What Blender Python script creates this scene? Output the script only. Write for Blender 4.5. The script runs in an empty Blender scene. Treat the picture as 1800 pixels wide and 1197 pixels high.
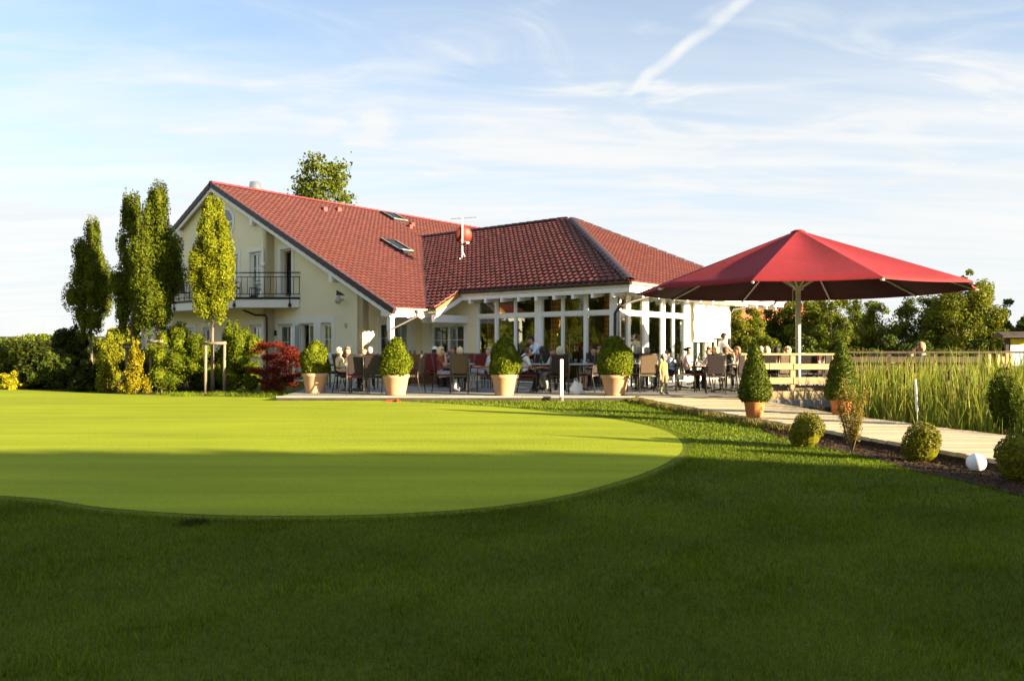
import bpy, bmesh, math, random
import numpy as np
from mathutils import Vector, Matrix, Euler
random.seed(7); rng = np.random.default_rng(7)
R = math.radians
S = bpy.context.scene
COL = S.collection

# ------------------------------------------------------------------ camera, light, exposure
FPX, HY, HC = 1363.5, 606.8, 1.25          # focal length and horizon in photo pixels, eye height above the terrace
cam = bpy.data.cameras.new('camera'); cam.sensor_width = 36; cam.lens = 36*FPX/1800
cam.shift_y = 8.3/1800; cam.clip_end = 6000; cam.clip_start = .05
co = bpy.data.objects.new('camera', cam); COL.objects.link(co)
co.location = (0, 0, HC); co.rotation_euler = (R(90), 0, 0); S.camera = co

SUN_EL, SUN_AZ = 12.0, -26.5                # elevation, and direction from +X towards +Y (the sun stands to the right)
W = bpy.data.worlds.new('World'); S.world = W; W.use_nodes = True
nt = W.node_tree; nt.nodes.clear()
def N(t, kind, **kw):
    n = t.nodes.new(kind)
    for k, v in kw.items(): setattr(n, k, v)
    return n
def math_node(t, op, a, b=None, c=None, clamp=False):
    n = t.nodes.new('ShaderNodeMath'); n.operation = op; n.use_clamp = clamp
    for i, v in enumerate((a, b, c)):
        if v is None: continue
        if isinstance(v, (int, float)): n.inputs[i].default_value = v
        else: t.links.new(v, n.inputs[i])
    return n.outputs[0]
def build_sky():
    t = nt; L = t.links.new
    out = N(t, 'ShaderNodeOutputWorld'); bg = N(t, 'ShaderNodeBackground'); L(bg.outputs[0], out.inputs[0])
    sky = N(t, 'ShaderNodeTexSky', sky_type='NISHITA', sun_disc=False)
    sky.sun_elevation = R(SUN_EL); sky.sun_rotation = R(90 - SUN_AZ)
    sky.altitude = 300; sky.air_density = 1.0; sky.dust_density = .6; sky.ozone_density = 2.2
    tc = N(t, 'ShaderNodeTexCoord'); sp = N(t, 'ShaderNodeSeparateXYZ'); L(tc.outputs['Generated'], sp.inputs[0])
    x, y, z = sp.outputs
    zc = math_node(t, 'MAXIMUM', z, .03)
    zc = math_node(t, 'ADD', zc, .10)
    u = math_node(t, 'DIVIDE', x, zc); v = math_node(t, 'DIVIDE', y, zc)
    def cloud(ax, ay, rot, scale, lo, hi, detail, off, dist=.6):
        cb = N(t, 'ShaderNodeCombineXYZ'); L(u, cb.inputs[0]); L(v, cb.inputs[1])
        mp = N(t, 'ShaderNodeMapping'); L(cb.outputs[0], mp.inputs[0])
        mp.inputs['Rotation'].default_value = (0, 0, R(rot)); mp.inputs['Scale'].default_value = (ax, ay, 1); mp.inputs['Location'].default_value = off
        no = N(t, 'ShaderNodeTexNoise'); no.inputs['Scale'].default_value = scale; no.inputs['Detail'].default_value = detail
        no.inputs['Roughness'].default_value = .58; no.inputs['Distortion'].default_value = dist
        L(mp.outputs[0], no.inputs['Vector'])
        mr = N(t, 'ShaderNodeMapRange', interpolation_type='SMOOTHSTEP'); L(no.outputs[0], mr.inputs[0])
        mr.inputs[1].default_value = lo; mr.inputs[2].default_value = hi
        return mr.outputs[0]
    c1 = cloud(.55, 1.5, 14, .85, .46, .80, 9, (3.1, 1.7, 0))
    c2 = cloud(.75, 1.3, -20, 2.0, .45, .78, 10, (0.4, 12.6, 0), 1.0)
    c3 = cloud(.3, 1.0, 6, .5, .40, .74, 6, (1.3, 9.2, 0))
    c = math_node(t, 'ADD', math_node(t, 'MULTIPLY', c1, .75), math_node(t, 'MULTIPLY', math_node(t, 'MULTIPLY', c2, .85), math_node(t, 'ADD', c3, .15)))
    # thin veil that thickens towards the horizon all round
    veil = N(t, 'ShaderNodeMapRange', interpolation_type='SMOOTHSTEP'); L(z, veil.inputs[0])
    veil.inputs[1].default_value = .40; veil.inputs[2].default_value = .05; veil.inputs[3].default_value = 0; veil.inputs[4].default_value = .88
    c = math_node(t, 'ADD', math_node(t, 'MULTIPLY_ADD', c3, .34, .19), c)
    c4 = cloud(.25, 1.6, 4, 2.4, .30, .72, 8, (5.2, 2.2, 0), .8)
    c = math_node(t, 'ADD', c, math_node(t, 'MULTIPLY', veil.outputs[0], math_node(t, 'MULTIPLY_ADD', c4, .38, .66)))
    # contrail: a thin band along a great circle
    d1 = Vector(((1083-900)/FPX, 1, (HY-178)/FPX)).normalized(); d2 = Vector(((1320-900)/FPX, 1, (HY+10)/FPX)).normalized()
    nn = d1.cross(d2).normalized(); ax = nn.cross(d1).normalized()
    def dot(vec):
        n = N(t, 'ShaderNodeVectorMath', operation='DOT_PRODUCT'); L(tc.outputs['Generated'], n.inputs[0]); n.inputs[1].default_value = vec; return n.outputs['Value']
    nb = N(t, 'ShaderNodeTexNoise'); nb.inputs['Scale'].default_value = 26; nb.inputs['Detail'].default_value = 6; L(tc.outputs['Generated'], nb.inputs['Vector'])
    wob = math_node(t, 'MULTIPLY_ADD', nb.outputs[0], .012, -.006)
    dist = math_node(t, 'ABSOLUTE', math_node(t, 'ADD', dot(nn), wob))
    band = N(t, 'ShaderNodeMapRange', interpolation_type='SMOOTHSTEP'); L(dist, band.inputs[0])
    band.inputs[1].default_value = .0105; band.inputs[2].default_value = .001; band.inputs[3].default_value = 0; band.inputs[4].default_value = .60
    start = N(t, 'ShaderNodeMapRange', interpolation_type='SMOOTHSTEP'); L(dot(ax), start.inputs[0]); start.inputs[1].default_value = 0; start.inputs[2].default_value = .04
    dense = math_node(t, 'MULTIPLY_ADD', nb.outputs[0], 1.2, .15)
    tr = math_node(t, 'MULTIPLY', math_node(t, 'MULTIPLY', band.outputs[0], start.outputs[0]), dense)
    c = math_node(t, 'ADD', c, tr)
    fac = math_node(t, 'MINIMUM', c, .96)
    mix = N(t, 'ShaderNodeMix', data_type='RGBA'); L(fac, mix.inputs['Factor'])
    tint = N(t, 'ShaderNodeMix', data_type='RGBA'); L(c4, tint.inputs['Factor']); tint.inputs['A'].default_value = (CLOUD[0]*.89, CLOUD[1]*.935, CLOUD[2]*.98, 1); tint.inputs['B'].default_value = CLOUD
    L(sky.outputs[0], mix.inputs['A']); L(tint.outputs['Result'], mix.inputs['B'])
    L(mix.outputs['Result'], bg.inputs['Color']); bg.inputs['Strength'].default_value = SKY_STRENGTH
CLOUD = (3.22, 3.22, 3.17, 1); SKY_STRENGTH = .06
build_sky()
sd = bpy.data.lights.new('sun', 'SUN'); sd.energy = 5.0; sd.angle = R(.5); sd.color = (1, .83, .56)
so = bpy.data.objects.new('sun', sd); COL.objects.link(so)
sv = Vector((math.cos(R(SUN_EL))*math.cos(R(SUN_AZ)), math.cos(R(SUN_EL))*math.sin(R(SUN_AZ)), math.sin(R(SUN_EL))))
so.rotation_euler = sv.to_track_quat('Z', 'Y').to_euler(); so.location = (30, -5, 20)
vs = S.view_settings; vs.view_transform = 'Standard'; vs.look = 'None'; vs.gamma = 1; vs.use_curve_mapping = False
vs.exposure = 2.35
S.display_settings.display_device = 'sRGB'

# ------------------------------------------------------------------ helpers
def G(px, py, z=0.0):
    Y = (HC-z)*FPX/(py-HY); return ((px-900)*Y/FPX, Y)
def AX(px, Y): return (px-900)*Y/FPX

def tag(o, label=None, cat=None, group=None, kind=None):
    if label: o['label'] = label
    if cat: o['category'] = cat
    if group: o['group'] = group
    if kind: o['kind'] = kind
    return o
def link_mesh(name, me, m=None, parent=None):
    o = bpy.data.objects.new(name, me); COL.objects.link(o)
    if m is not None:
        for k in (m if isinstance(m, (list, tuple)) else [m]): me.materials.append(k)
    if parent is not None: o.parent = parent
    return o
def empty(name, loc=(0, 0, 0), rz=0, label=None, cat=None, group=None):
    o = bpy.data.objects.new(name, None); COL.objects.link(o); o.location = loc; o.rotation_euler = (0, 0, rz)
    o.empty_display_size = .2
    return tag(o, label, cat, group)
def copy_tree(o, parent=None):
    c = o.copy(); COL.objects.link(c)
    if parent is not None: c.parent = parent
    for ch in list(o.children): copy_tree(ch, c)
    return c

class MB:
    def __init__(s): s.v = []; s.f = []; s.mi = []; s.cur = 0; s.M = Matrix()
    def add(s, vs, fs):
        b = len(s.v)
        for p in vs: s.v.append(tuple(s.M @ Vector(p)))
        for f in fs: s.f.append([b+i for i in f]); s.mi.append(s.cur)
        return s
    def box(s, x0, y0, z0, x1, y1, z1, bev=0):
        if bev <= 0:
            vs = [(x, y, z) for z in (z0, z1) for y in (y0, y1) for x in (x0, x1)]
            return s.add(vs, [(0, 2, 3, 1), (4, 5, 7, 6), (0, 1, 5, 4), (2, 6, 7, 3), (0, 4, 6, 2), (1, 3, 7, 5)])
        # chamfered on all vertical edges and the top
        def ring(d, z): return [(x0+bev+0*d, y0+d, z), (x1-bev, y0+d, z), (x1-d, y0+bev, z), (x1-d, y1-bev, z), (x1-bev, y1-d, z), (x0+bev, y1-d, z), (x0+d, y1-bev, z), (x0+d, y0+bev, z)]
        rs = [ring(0, z0), ring(0, z1-bev), ring(bev*.7, z1)]
        vs = sum(rs, []); fs = [tuple(range(7, -1, -1)), tuple(range(16, 24))]
        for k in range(2):
            for i in range(8): fs.append((k*8+i, k*8+(i+1) % 8, k*8+8+(i+1) % 8, k*8+8+i))
        return s.add(vs, fs)
    def tube(s, pts, r, n=6, cap=True):
        pts = [Vector(p) for p in pts]; rs = r if isinstance(r, (list, tuple)) else [r]*len(pts)
        vs, fs = [], []; ref = None
        for i, p in enumerate(pts):
            d = (pts[min(i+1, len(pts)-1)]-pts[max(i-1, 0)]).normalized()
            if ref is None: ref = Vector((0, 0, 1)) if abs(d.z) < .9 else Vector((1, 0, 0))
            a = d.cross(ref).normalized(); b = a.cross(d).normalized(); ref = b
            for k in range(n):
                t = 2*math.pi*k/n; vs.append(p+(a*math.cos(t)+b*math.sin(t))*rs[i])
        for i in range(len(pts)-1):
            for k in range(n): fs.append((i*n+k, i*n+(k+1) % n, (i+1)*n+(k+1) % n, (i+1)*n+k))
        if cap: fs.append(tuple(range(n-1, -1, -1))); fs.append(tuple(range((len(pts)-1)*n, len(pts)*n)))
        return s.add(vs, fs)
    def lathe(s, prof, n=20, c=(0, 0), cap=True):
        vs, fs = [], []
        for (r, z) in prof:
            for k in range(n):
                t = 2*math.pi*k/n; vs.append((c[0]+r*math.cos(t), c[1]+r*math.sin(t), z))
        for i in range(len(prof)-1):
            for k in range(n): fs.append((i*n+k, i*n+(k+1) % n, (i+1)*n+(k+1) % n, (i+1)*n+k))
        if cap: fs.append(tuple(range(n-1, -1, -1))); fs.append(tuple(range((len(prof)-1)*n, len(prof)*n)))
        return s.add(vs, fs)
    def ball(s, c, r, n=8, m=6):
        rx, ry, rz = r if isinstance(r, (list, tuple)) else (r, r, r)
        vs = [(c[0], c[1], c[2]-rz)]; fs = []
        for i in range(1, m):
            a = -math.pi/2+math.pi*i/m
            for k in range(n):
                t = 2*math.pi*k/n; vs.append((c[0]+rx*math.cos(a)*math.cos(t), c[1]+ry*math.cos(a)*math.sin(t), c[2]+rz*math.sin(a)))
        vs.append((c[0], c[1], c[2]+rz)); top = len(vs)-1
        for k in range(n):
            fs.append((0, 1+(k+1) % n, 1+k)); fs.append((top, top-n+k, top-n+(k+1) % n))
        for i in range(m-2):
            for k in range(n): fs.append((1+i*n+k, 1+i*n+(k+1) % n, 1+(i+1)*n+(k+1) % n, 1+(i+1)*n+k))
        return s.add(vs, fs)
    def prism(s, poly, z0, z1):
        n = len(poly); vs = [(x, y, z0) for x, y in poly]+[(x, y, z1) for x, y in poly]
        fs = [tuple(range(n-1, -1, -1)), tuple(range(n, 2*n))]+[(i, (i+1) % n, n+(i+1) % n, n+i) for i in range(n)]
        return s.add(vs, fs)
    def mesh(s, name, smooth=False):
        me = bpy.data.meshes.new(name); me.from_pydata(s.v, [], s.f); me.update()
        if any(s.mi): me.polygons.foreach_set('material_index', s.mi)
        if smooth: me.polygons.foreach_set('use_smooth', [True]*len(me.polygons))
        return me
    def build(s, name, m, parent=None, smooth=False):
        return link_mesh(name, s.mesh(name, smooth), m, parent)

def np_mesh(name, verts, faces, k, smooth=False):
    """verts Nx3, faces Mxk"""
    me = bpy.data.meshes.new(name); verts = np.asarray(verts, np.float32); faces = np.asarray(faces, np.int32)
    me.vertices.add(len(verts)); me.vertices.foreach_set('co', verts.ravel())
    me.loops.add(faces.size); me.loops.foreach_set('vertex_index', faces.ravel())
    me.polygons.add(len(faces)); me.polygons.foreach_set('loop_start', np.arange(0, faces.size, k, dtype=np.int32))
    if smooth: me.polygons.foreach_set('use_smooth', np.ones(len(faces), bool))
    me.update(calc_edges=True); me.validate()
    return me

# ------------------------------------------------------------------ materials
def principled(name):
    m = bpy.data.materials.new(name); m.use_nodes = True
    return m, m.node_tree, m.node_tree.nodes['Principled BSDF']
def mat(name, col, rough=.7, var=.12, scale=6, bump=0, bscale=60, metal=0, spec=.3, stretch=(1, 1, 1), col2=None, detail=5):
    m, t, b = principled(name)
    b.inputs['Roughness'].default_value = rough; b.inputs['Metallic'].default_value = metal
    b.inputs['Specular IOR Level'].default_value = spec
    tc = N(t, 'ShaderNodeTexCoord'); mp = N(t, 'ShaderNodeMapping'); mp.inputs['Scale'].default_value = stretch
    t.links.new(tc.outputs['Object'], mp.inputs[0])
    no = N(t, 'ShaderNodeTexNoise'); no.inputs['Scale'].default_value = scale; no.inputs['Detail'].default_value = detail
    t.links.new(mp.outputs[0], no.inputs['Vector'])
    mr = N(t, 'ShaderNodeMapRange'); mr.inputs[1].default_value = .3; mr.inputs[2].default_value = .7
    t.links.new(no.outputs[0], mr.inputs[0])
    mx = N(t, 'ShaderNodeMix', data_type='RGBA'); t.links.new(mr.outputs[0], mx.inputs['Factor'])
    c2 = col2 or tuple(max(0, c*(1-var)) for c in col[:3]); c1 = col if col2 else tuple(c*(1+var) for c in col[:3])
    mx.inputs['A'].default_value = (*c1[:3], 1); mx.inputs['B'].default_value = (*c2[:3], 1)
    t.links.new(mx.outputs['Result'], b.inputs['Base Color'])
    if bump:
        n2 = N(t, 'ShaderNodeTexNoise'); n2.inputs['Scale'].default_value = bscale; n2.inputs['Detail'].default_value = 4
        t.links.new(mp.outputs[0], n2.inputs['Vector'])
        bp = N(t, 'ShaderNodeBump'); bp.inputs['Strength'].default_value = bump; bp.inputs['Distance'].default_value = .02
        t.links.new(n2.outputs[0], bp.inputs['Height']); t.links.new(bp.outputs[0], b.inputs['Normal'])
    return m
def leaf_mat(name, c1, c2, trans=.35, rough=.6, big=0, spec=.10):
    c1, c2 = [(c[0]*1.2, c[1]*1.2, c[2]*.7) for c in (c1, c2)]
    m, t, b = principled(name); b.inputs['Roughness'].default_value = rough; b.inputs['Specular IOR Level'].default_value = spec
    g = N(t, 'ShaderNodeNewGeometry'); cr = N(t, 'ShaderNodeMix', data_type='RGBA')
    t.links.new(g.outputs['Random Per Island'], cr.inputs['Factor'])
    cr.inputs['A'].default_value = (*c1, 1); cr.inputs['B'].default_value = (*c2, 1)
    colr = cr.outputs['Result']
    if big:
        tc = N(t, 'ShaderNodeTexCoord'); no = N(t, 'ShaderNodeTexNoise'); no.inputs['Scale'].default_value = big; no.inputs['Detail'].default_value = 3
        t.links.new(tc.outputs['Object'], no.inputs['Vector'])
        hs = N(t, 'ShaderNodeHueSaturation'); t.links.new(colr, hs.inputs['Color'])
        mr = N(t, 'ShaderNodeMapRange'); t.links.new(no.outputs[0], mr.inputs[0]); mr.inputs[1].default_value = .3; mr.inputs[2].default_value = .7
        mr.inputs[3].default_value = .72; mr.inputs[4].default_value = 1.3
        t.links.new(mr.outputs[0], hs.inputs['Value']); colr = hs.outputs[0]
    t.links.new(colr, b.inputs['Base Color'])
    tr = N(t, 'ShaderNodeBsdfTranslucent'); t.links.new(colr, tr.inputs[0])
    ms = N(t, 'ShaderNodeMixShader'); ms.inputs[0].default_value = trans
    t.links.new(b.outputs[0], ms.inputs[1]); t.links.new(tr.outputs[0], ms.inputs[2])
    t.links.new(ms.outputs[0], t.nodes['Material Output'].inputs[0])
    return m
def glass_mat(name, tint=(.8, .85, .8), refl=.9):
    m = bpy.data.materials.new(name); m.use_nodes = True; t = m.node_tree; t.nodes.clear()
    o = N(t, 'ShaderNodeOutputMaterial'); ms = N(t, 'ShaderNodeMixShader'); gl = N(t, 'ShaderNodeBsdfGlossy'); tr = N(t, 'ShaderNodeBsdfTransparent')
    gl.inputs['Roughness'].default_value = .02; gl.inputs['Color'].default_value = (refl, refl, refl, 1); tr.inputs[0].default_value = (*tint, 1)
    fr = N(t, 'ShaderNodeFresnel'); fr.inputs[0].default_value = 1.5
    t.links.new(math_node(t, 'MULTIPLY_ADD', fr.outputs[0], .6, .02, clamp=True), ms.inputs[0])
    t.links.new(tr.outputs[0], ms.inputs[1]); t.links.new(gl.outputs[0], ms.inputs[2]); t.links.new(ms.outputs[0], o.inputs[0])
    return m

M = {}
M['plaster'] = mat('cream_plaster', (.86, .77, .52), .85, .04, 1.2, .25, 90)
M['white'] = mat('white_paint', (.80, .79, .75), .5, .03, 3, .05)
M['trim'] = mat('white_plaster_trim', (.80, .78, .70), .8, .03, 3, .1)
M['frame'] = mat('white_window_frame', (.80, .80, .78), .35, .02, 3)
M['dark_metal'] = mat('dark_iron', (.02, .02, .022), .5, .2, 20)
M['steel'] = mat('brushed_steel', (.55, .54, .5), .35, .1, 12, metal=.9)
M['gutter'] = mat('gutter_zinc', (.50, .46, .38), .45, .1, 8, metal=.2)
M['brown_pipe'] = mat('dark_downpipe', (.05, .042, .035), .45, .15, 8)
M['tile'] = mat('red_clay_tile', (.108, .028, .018), .42, .18, 2.2, spec=.45, detail=8)
M['tile_dark'] = mat('dark_verge_tile', (.055, .032, .035), .5, .2, 4)
M['ridge'] = mat('ridge_tile_red', (.20, .035, .030), .45, .2, 3)
M['soffit'] = mat('soffit_board', (.72, .68, .56), .7, .05, 4, stretch=(1, 8, 1))
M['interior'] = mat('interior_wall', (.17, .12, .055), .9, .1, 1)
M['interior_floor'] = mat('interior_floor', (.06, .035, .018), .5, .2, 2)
M['glass'] = glass_mat('window_glass')
M['skyglass'] = glass_mat('skylight_glass', (.25, .3, .35), 1.0)
M['orange_wood'] = mat('stained_verge_board', (.42, .16, .05), .6, .15, 5)
M['terrace'] = mat('terrace_paving', (.29, .275, .25), .8, .14, 1.6, .3, 30, col2=(.21, .20, .18))
M['kerb'] = mat('terrace_kerb', (.42, .36, .26), .75, .15, 4, .3, 40)
M['deck'] = mat('weathered_larch', (.64, .52, .33), .7, .2, 2.2, .3, 22, stretch=(.35, 5, 5), col2=(.44, .34, .20))
M['rail_wood'] = mat('rail_larch', (.50, .37, .19), .6, .2, 3, .3, 25, stretch=(.4, 5, 5), col2=(.38, .27, .13))
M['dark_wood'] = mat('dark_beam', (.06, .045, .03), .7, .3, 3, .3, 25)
M['soil'] = mat('bark_mulch', (.06, .032, .016), .95, .5, 14, 1, 60, col2=(.025, .014, .008))
M['chip'] = leaf_mat('bark_chips', (.09, .045, .02), (.025, .012, .007), 0, .9)
M['terracotta'] = mat('pale_terracotta', (.56, .31, .15), .75, .12, 3, .3, 40, col2=(.42, .27, .17))
M['terracotta_orange'] = mat('orange_terracotta', (.48, .17, .05), .75, .12, 5, .2, 60)
M['box'] = leaf_mat('box_leaf', (.040, .065, .006), (.17, .185, .012), .3, .5, 9)
M['box_dark'] = leaf_mat('box_leaf_dark', (.028, .046, .007), (.11, .135, .012), .25, .5, 10)
M['box_olive'] = leaf_mat('box_leaf_olive', (.09, .085, .008), (.16, .15, .012), .25, .5, 14)
M['hornbeam'] = leaf_mat('hornbeam_leaf', (.036, .054, .006), (.105, .115, .011), .35, .5, 2.5)
M['hornbeam_light'] = leaf_mat('hornbeam_leaf_light', (.10, .13, .010), (.20, .19, .015), .4, .5, 3)
M['yew'] = leaf_mat('yew_needles', (.045, .070, .006), (.125, .14, .010), .3, .5, 2.5)
M['darkleaf'] = leaf_mat('dark_shrub_leaf', (.014, .022, .006), (.050, .058, .010), .3, .45, 2)
M['yellowleaf'] = leaf_mat('golden_shrub_leaf', (.18, .17, .012), (.33, .29, .02), .4, .5, 4)
M['yellowgreen'] = leaf_mat('yellow_green_leaf', (.085, .10, .010), (.23, .215, .018), .4, .5, 4)
M['goldbrown'] = leaf_mat('gold_brown_leaf', (.13, .115, .010), (.30, .235, .015), .4, .5, 4)
M['maple'] = leaf_mat('red_maple_leaf', (.09, .010, .012), (.17, .028, .022), .35, .5, 4)
M['willow'] = leaf_mat('willow_leaf', (.075, .095, .012), (.17, .17, .02), .35, .5, 1.0)
M['poplar'] = leaf_mat('mid_green_leaf', (.05, .075, .010), (.13, .14, .016), .35, .5, .9)
M['deepgreen'] = leaf_mat('deep_green_leaf', (.03, .05, .012), (.08, .095, .016), .3, .5, .9)
M['reed'] = leaf_mat('reed_blade', (.075, .120, .014), (.27, .28, .06), .4, .5, 1.4)
M['reed_dry'] = leaf_mat('dry_reed', (.38, .29, .13), (.22, .15, .06), .3, .7)
M['cattail'] = mat('cattail_brown', (.06, .028, .012), .9, .2, 20)
M['bark'] = mat('grey_bark', (.16, .12, .08), .9, .3, 6, .6, 30, stretch=(1, 1, .3))
M['stake'] = mat('round_stake', (.20, .16, .11), .8, .3, 6, .4, 40, stretch=(4, 4, .5))
M['stem'] = mat('brown_stem', (.12, .08, .04), .9, .2, 9)
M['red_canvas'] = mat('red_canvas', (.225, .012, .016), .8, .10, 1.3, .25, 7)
M['shaded_underside'] = mat('maroon_underside_shade', (.045, .003, .005), .9, .06, 2)  # canopy underside: its shade is put into this near-black maroon
M['pole'] = mat('grey_white_pole', (.62, .60, .52), .4, .05, 4)
M['rattan'] = mat('brown_rattan', (.13, .085, .045), .7, .25, 60, .4, 120)
M['rattan_dark'] = mat('dark_rattan', (.035, .024, .022), .7, .25, 60, .4, 120)
M['burgundy'] = mat('burgundy_cushion', (.17, .020, .018), .85, .15, 12, .2, 90)
M['chair_metal'] = mat('chair_tube', (.10, .09, .075), .35, .1, 9, metal=.7)
M['tabletop'] = mat('grey_tabletop', (.42, .41, .38), .35, .1, 7)
M['bench_wood'] = mat('red_brown_wood', (.22, .09, .035), .55, .2, 5, stretch=(.4, 4, 4))
M['white_plastic'] = mat('white_plastic', (.82, .80, .74), .4, .03, 4)
M['globe'] = mat('opal_globe', (.82, .80, .77), .25, .02, 4)
M['red_plastic'] = mat('red_plastic', (.55, .04, .02), .4, .1, 4)
M['dish'] = mat('rust_red_dish', (.13, .022, .010), .5, .15, 4)
M['blind'] = mat('white_awning_cloth', (.82, .80, .72), .8, .02, 4)
M['bag'] = mat('white_bag', (.75, .74, .70), .7, .08, 14, .5, 20)
M['poster_y'] = mat('yellow_board', (.65, .48, .02), .5, .05, 4)
M['poster_w'] = mat('pale_poster', (.62, .70, .76), .5, .2, 6, col2=(.35, .5, .6))
M['hillwood'] = mat('far_wood', (.035, .055, .030), 1, .4, .03, col2=(.018, .03, .02))
M['ground'] = mat('meadow', (.09, .11, .02), 1, .3, .05)
M['candle'] = mat('clear_tumbler', (.6, .6, .55), .15, .05, 4)
M['beer'] = mat('amber_drink', (.5, .28, .05), .2, .1, 4)

def grass_ground(name, c1, c2, c3, s_big, s_fine, bump, stripes=0):
    m, t, b = principled(name); b.inputs['Roughness'].default_value = .9; b.inputs['Specular IOR Level'].default_value = .1
    tc = N(t, 'ShaderNodeTexCoord')
    n1 = N(t, 'ShaderNodeTexNoise'); n1.inputs['Scale'].default_value = s_big; n1.inputs['Detail'].default_value = 6
    n2 = N(t, 'ShaderNodeTexNoise'); n2.inputs['Scale'].default_value = s_fine; n2.inputs['Detail'].default_value = 6; n2.inputs['Roughness'].default_value = .7
    for n in (n1, n2): t.links.new(tc.outputs['Object'], n.inputs['Vector'])
    m1 = N(t, 'ShaderNodeMix', data_type='RGBA'); m1.inputs['A'].default_value = (*c1, 1); m1.inputs['B'].default_value = (*c2, 1)
    r1 = N(t, 'ShaderNodeMapRange'); r1.inputs[1].default_value = .35; r1.inputs[2].default_value = .65; t.links.new(n1.outputs[0], r1.inputs[0]); t.links.new(r1.outputs[0], m1.inputs['Factor'])
    m2 = N(t, 'ShaderNodeMix', data_type='RGBA'); t.links.new(m1.outputs['Result'], m2.inputs['A']); m2.inputs['B'].default_value = (*c3, 1)
    r2 = N(t, 'ShaderNodeMapRange'); r2.inputs[1].default_value = .45; r2.inputs[2].default_value = .75; t.links.new(n2.outputs[0], r2.inputs[0]); t.links.new(r2.outputs[0], m2.inputs['Factor'])
    col = m2.outputs['Result']
    if stripes:
        mp = N(t, 'ShaderNodeMapping'); mp.inputs['Rotation'].default_value = (0, 0, R(24)); mp.inputs['Scale'].default_value = (.13, 1.1, 1); t.links.new(tc.outputs['Object'], mp.inputs[0])
        n3 = N(t, 'ShaderNodeTexNoise'); n3.inputs['Scale'].default_value = 1.6; n3.inputs['Detail'].default_value = 4; n3.inputs['Distortion'].default_value = .5; t.links.new(mp.outputs[0], n3.inputs['Vector'])
        r3 = N(t, 'ShaderNodeMapRange'); r3.inputs[1].default_value = .3; r3.inputs[2].default_value = .7; r3.inputs[3].default_value = 1-stripes; r3.inputs[4].default_value = 1+stripes
        t.links.new(n3.outputs[0], r3.inputs[0]); hs = N(t, 'ShaderNodeHueSaturation'); t.links.new(col, hs.inputs['Color']); t.links.new(r3.outputs[0], hs.inputs['Value']); col = hs.outputs[0]
    t.links.new(col, b.inputs['Base Color'])
    bp = N(t, 'ShaderNodeBump'); bp.inputs['Strength'].default_value = bump; bp.inputs['Distance'].default_value = .02; t.links.new(n2.outputs[0], bp.inputs['Height']); t.links.new(bp.outputs[0], b.inputs['Normal'])
    return m
M['rough'] = grass_ground('rough_turf', (.105, .125, .012), (.08, .10, .010), (.04, .055, .006), .5, 30, .8)
M['green'] = grass_ground('putting_turf', (.31, .345, .014), (.265, .31, .014), (.19, .24, .016), .35, 28, .6, .14)
M['collar'] = grass_ground('collar_turf', (.15, .175, .011), (.12, .15, .010), (.075, .10, .009), .5, 45, .7)
M['blade'] = leaf_mat('grass_blade', (.042, .078, .008), (.165, .205, .016), .3, .8, .9)

# ------------------------------------------------------------------ ground, green, terrace, water
ZL = -.11
def sheet(name, poly, z, m, parent=None):
    bm = bmesh.new(); vs = [bm.verts.new((x, y, z)) for x, y in poly]; f = bm.faces.new(vs)
    if f.normal.z < 0: f.normal_flip()
    bmesh.ops.triangulate(bm, faces=bm.faces[:]); me = bpy.data.meshes.new(name); bm.to_mesh(me); bm.free()
    for p in me.polygons:
        if p.normal.z < 0: p.flip()
    return link_mesh(name, me, m, parent)
LEFT = [(3.02, 18.9), (3.25, 17.3), (4.62, 11.5), (5.28, 8.47), (5.9, 5.8), (7.6, -1.5), (9.4, -9)]     # boardwalk's lawn side
RIGHT = [(5.6, 18.9), (5.7, 17.4), (5.9, 14.2), (6.45, 12), (6.95, 10.4), (7.75, 7.6), (9.9, 0), (12.4, -9)]
def lerp_edge(e, y):
    for (x0, y0), (x1, y1) in zip(e, e[1:]):
        if y1 <= y <= y0: return x0+(x1-x0)*(y-y0)/(y1-y0)
    return e[-1][0] if y < e[-1][1] else e[0][0]
tag(sheet('ground', [(-2500, -300), (2500, -300), (2500, 4000), (-2500, 4000)], -1.0, M['ground']), kind='structure')
lawn_poly = [(-90, -30), (11, -30)] + [(x+.05, y) for x, y in LEFT[::-1]] + [(3.0, 19.3), (3.0, 60), (-90, 60)]
tag(sheet('lawn', lawn_poly, ZL, M['rough']), kind='structure')
GP = [(0, 872), (180, 893), (370, 906), (600, 907), (800, 898), (950, 880), (1060, 855), (1140, 829), (1185, 806), (1200, 788), (1188, 768), (1150, 752),
      (1080, 738), (980, 726), (860, 715), (700, 706), (540, 701), (380, 697.5), (230, 694), (100, 689), (0, 684.5)]
gp = [G(x, y, ZL) for x, y in GP]
gp = [(-11.5, 8.6), (-8, 7.65)] + gp + [(-18.5, 24.6), (-24, 24), (-27, 19), (-23, 13), (-16, 10)]
def spline(pts, k=5):
    n = len(pts); out = []
    for i in range(n):
        p0, p1, p2, p3 = [Vector((*pts[(i+j-1) % n], 0)) for j in range(4)]
        for s in range(k):
            t = s/k; q = .5*((2*p1)+(p2-p0)*t+(2*p0-5*p1+4*p2-p3)*t*t+(3*p1-p0-3*p2+p3)*t**3); out.append((q.x, q.y))
    return out
GREEN = spline(gp)
tag(sheet('putting_green', GREEN, ZL+.008, M['green']), kind='structure')
def grow(poly, d):
    out = []; n = len(poly)
    for i in range(n):
        (x0, y0), (x1, y1) = poly[i-1], poly[(i+1) % n]; t = Vector((x1-x0, y1-y0)).normalized(); out.append((poly[i][0]+t.y*d, poly[i][1]-t.x*d))
    return out
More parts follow.
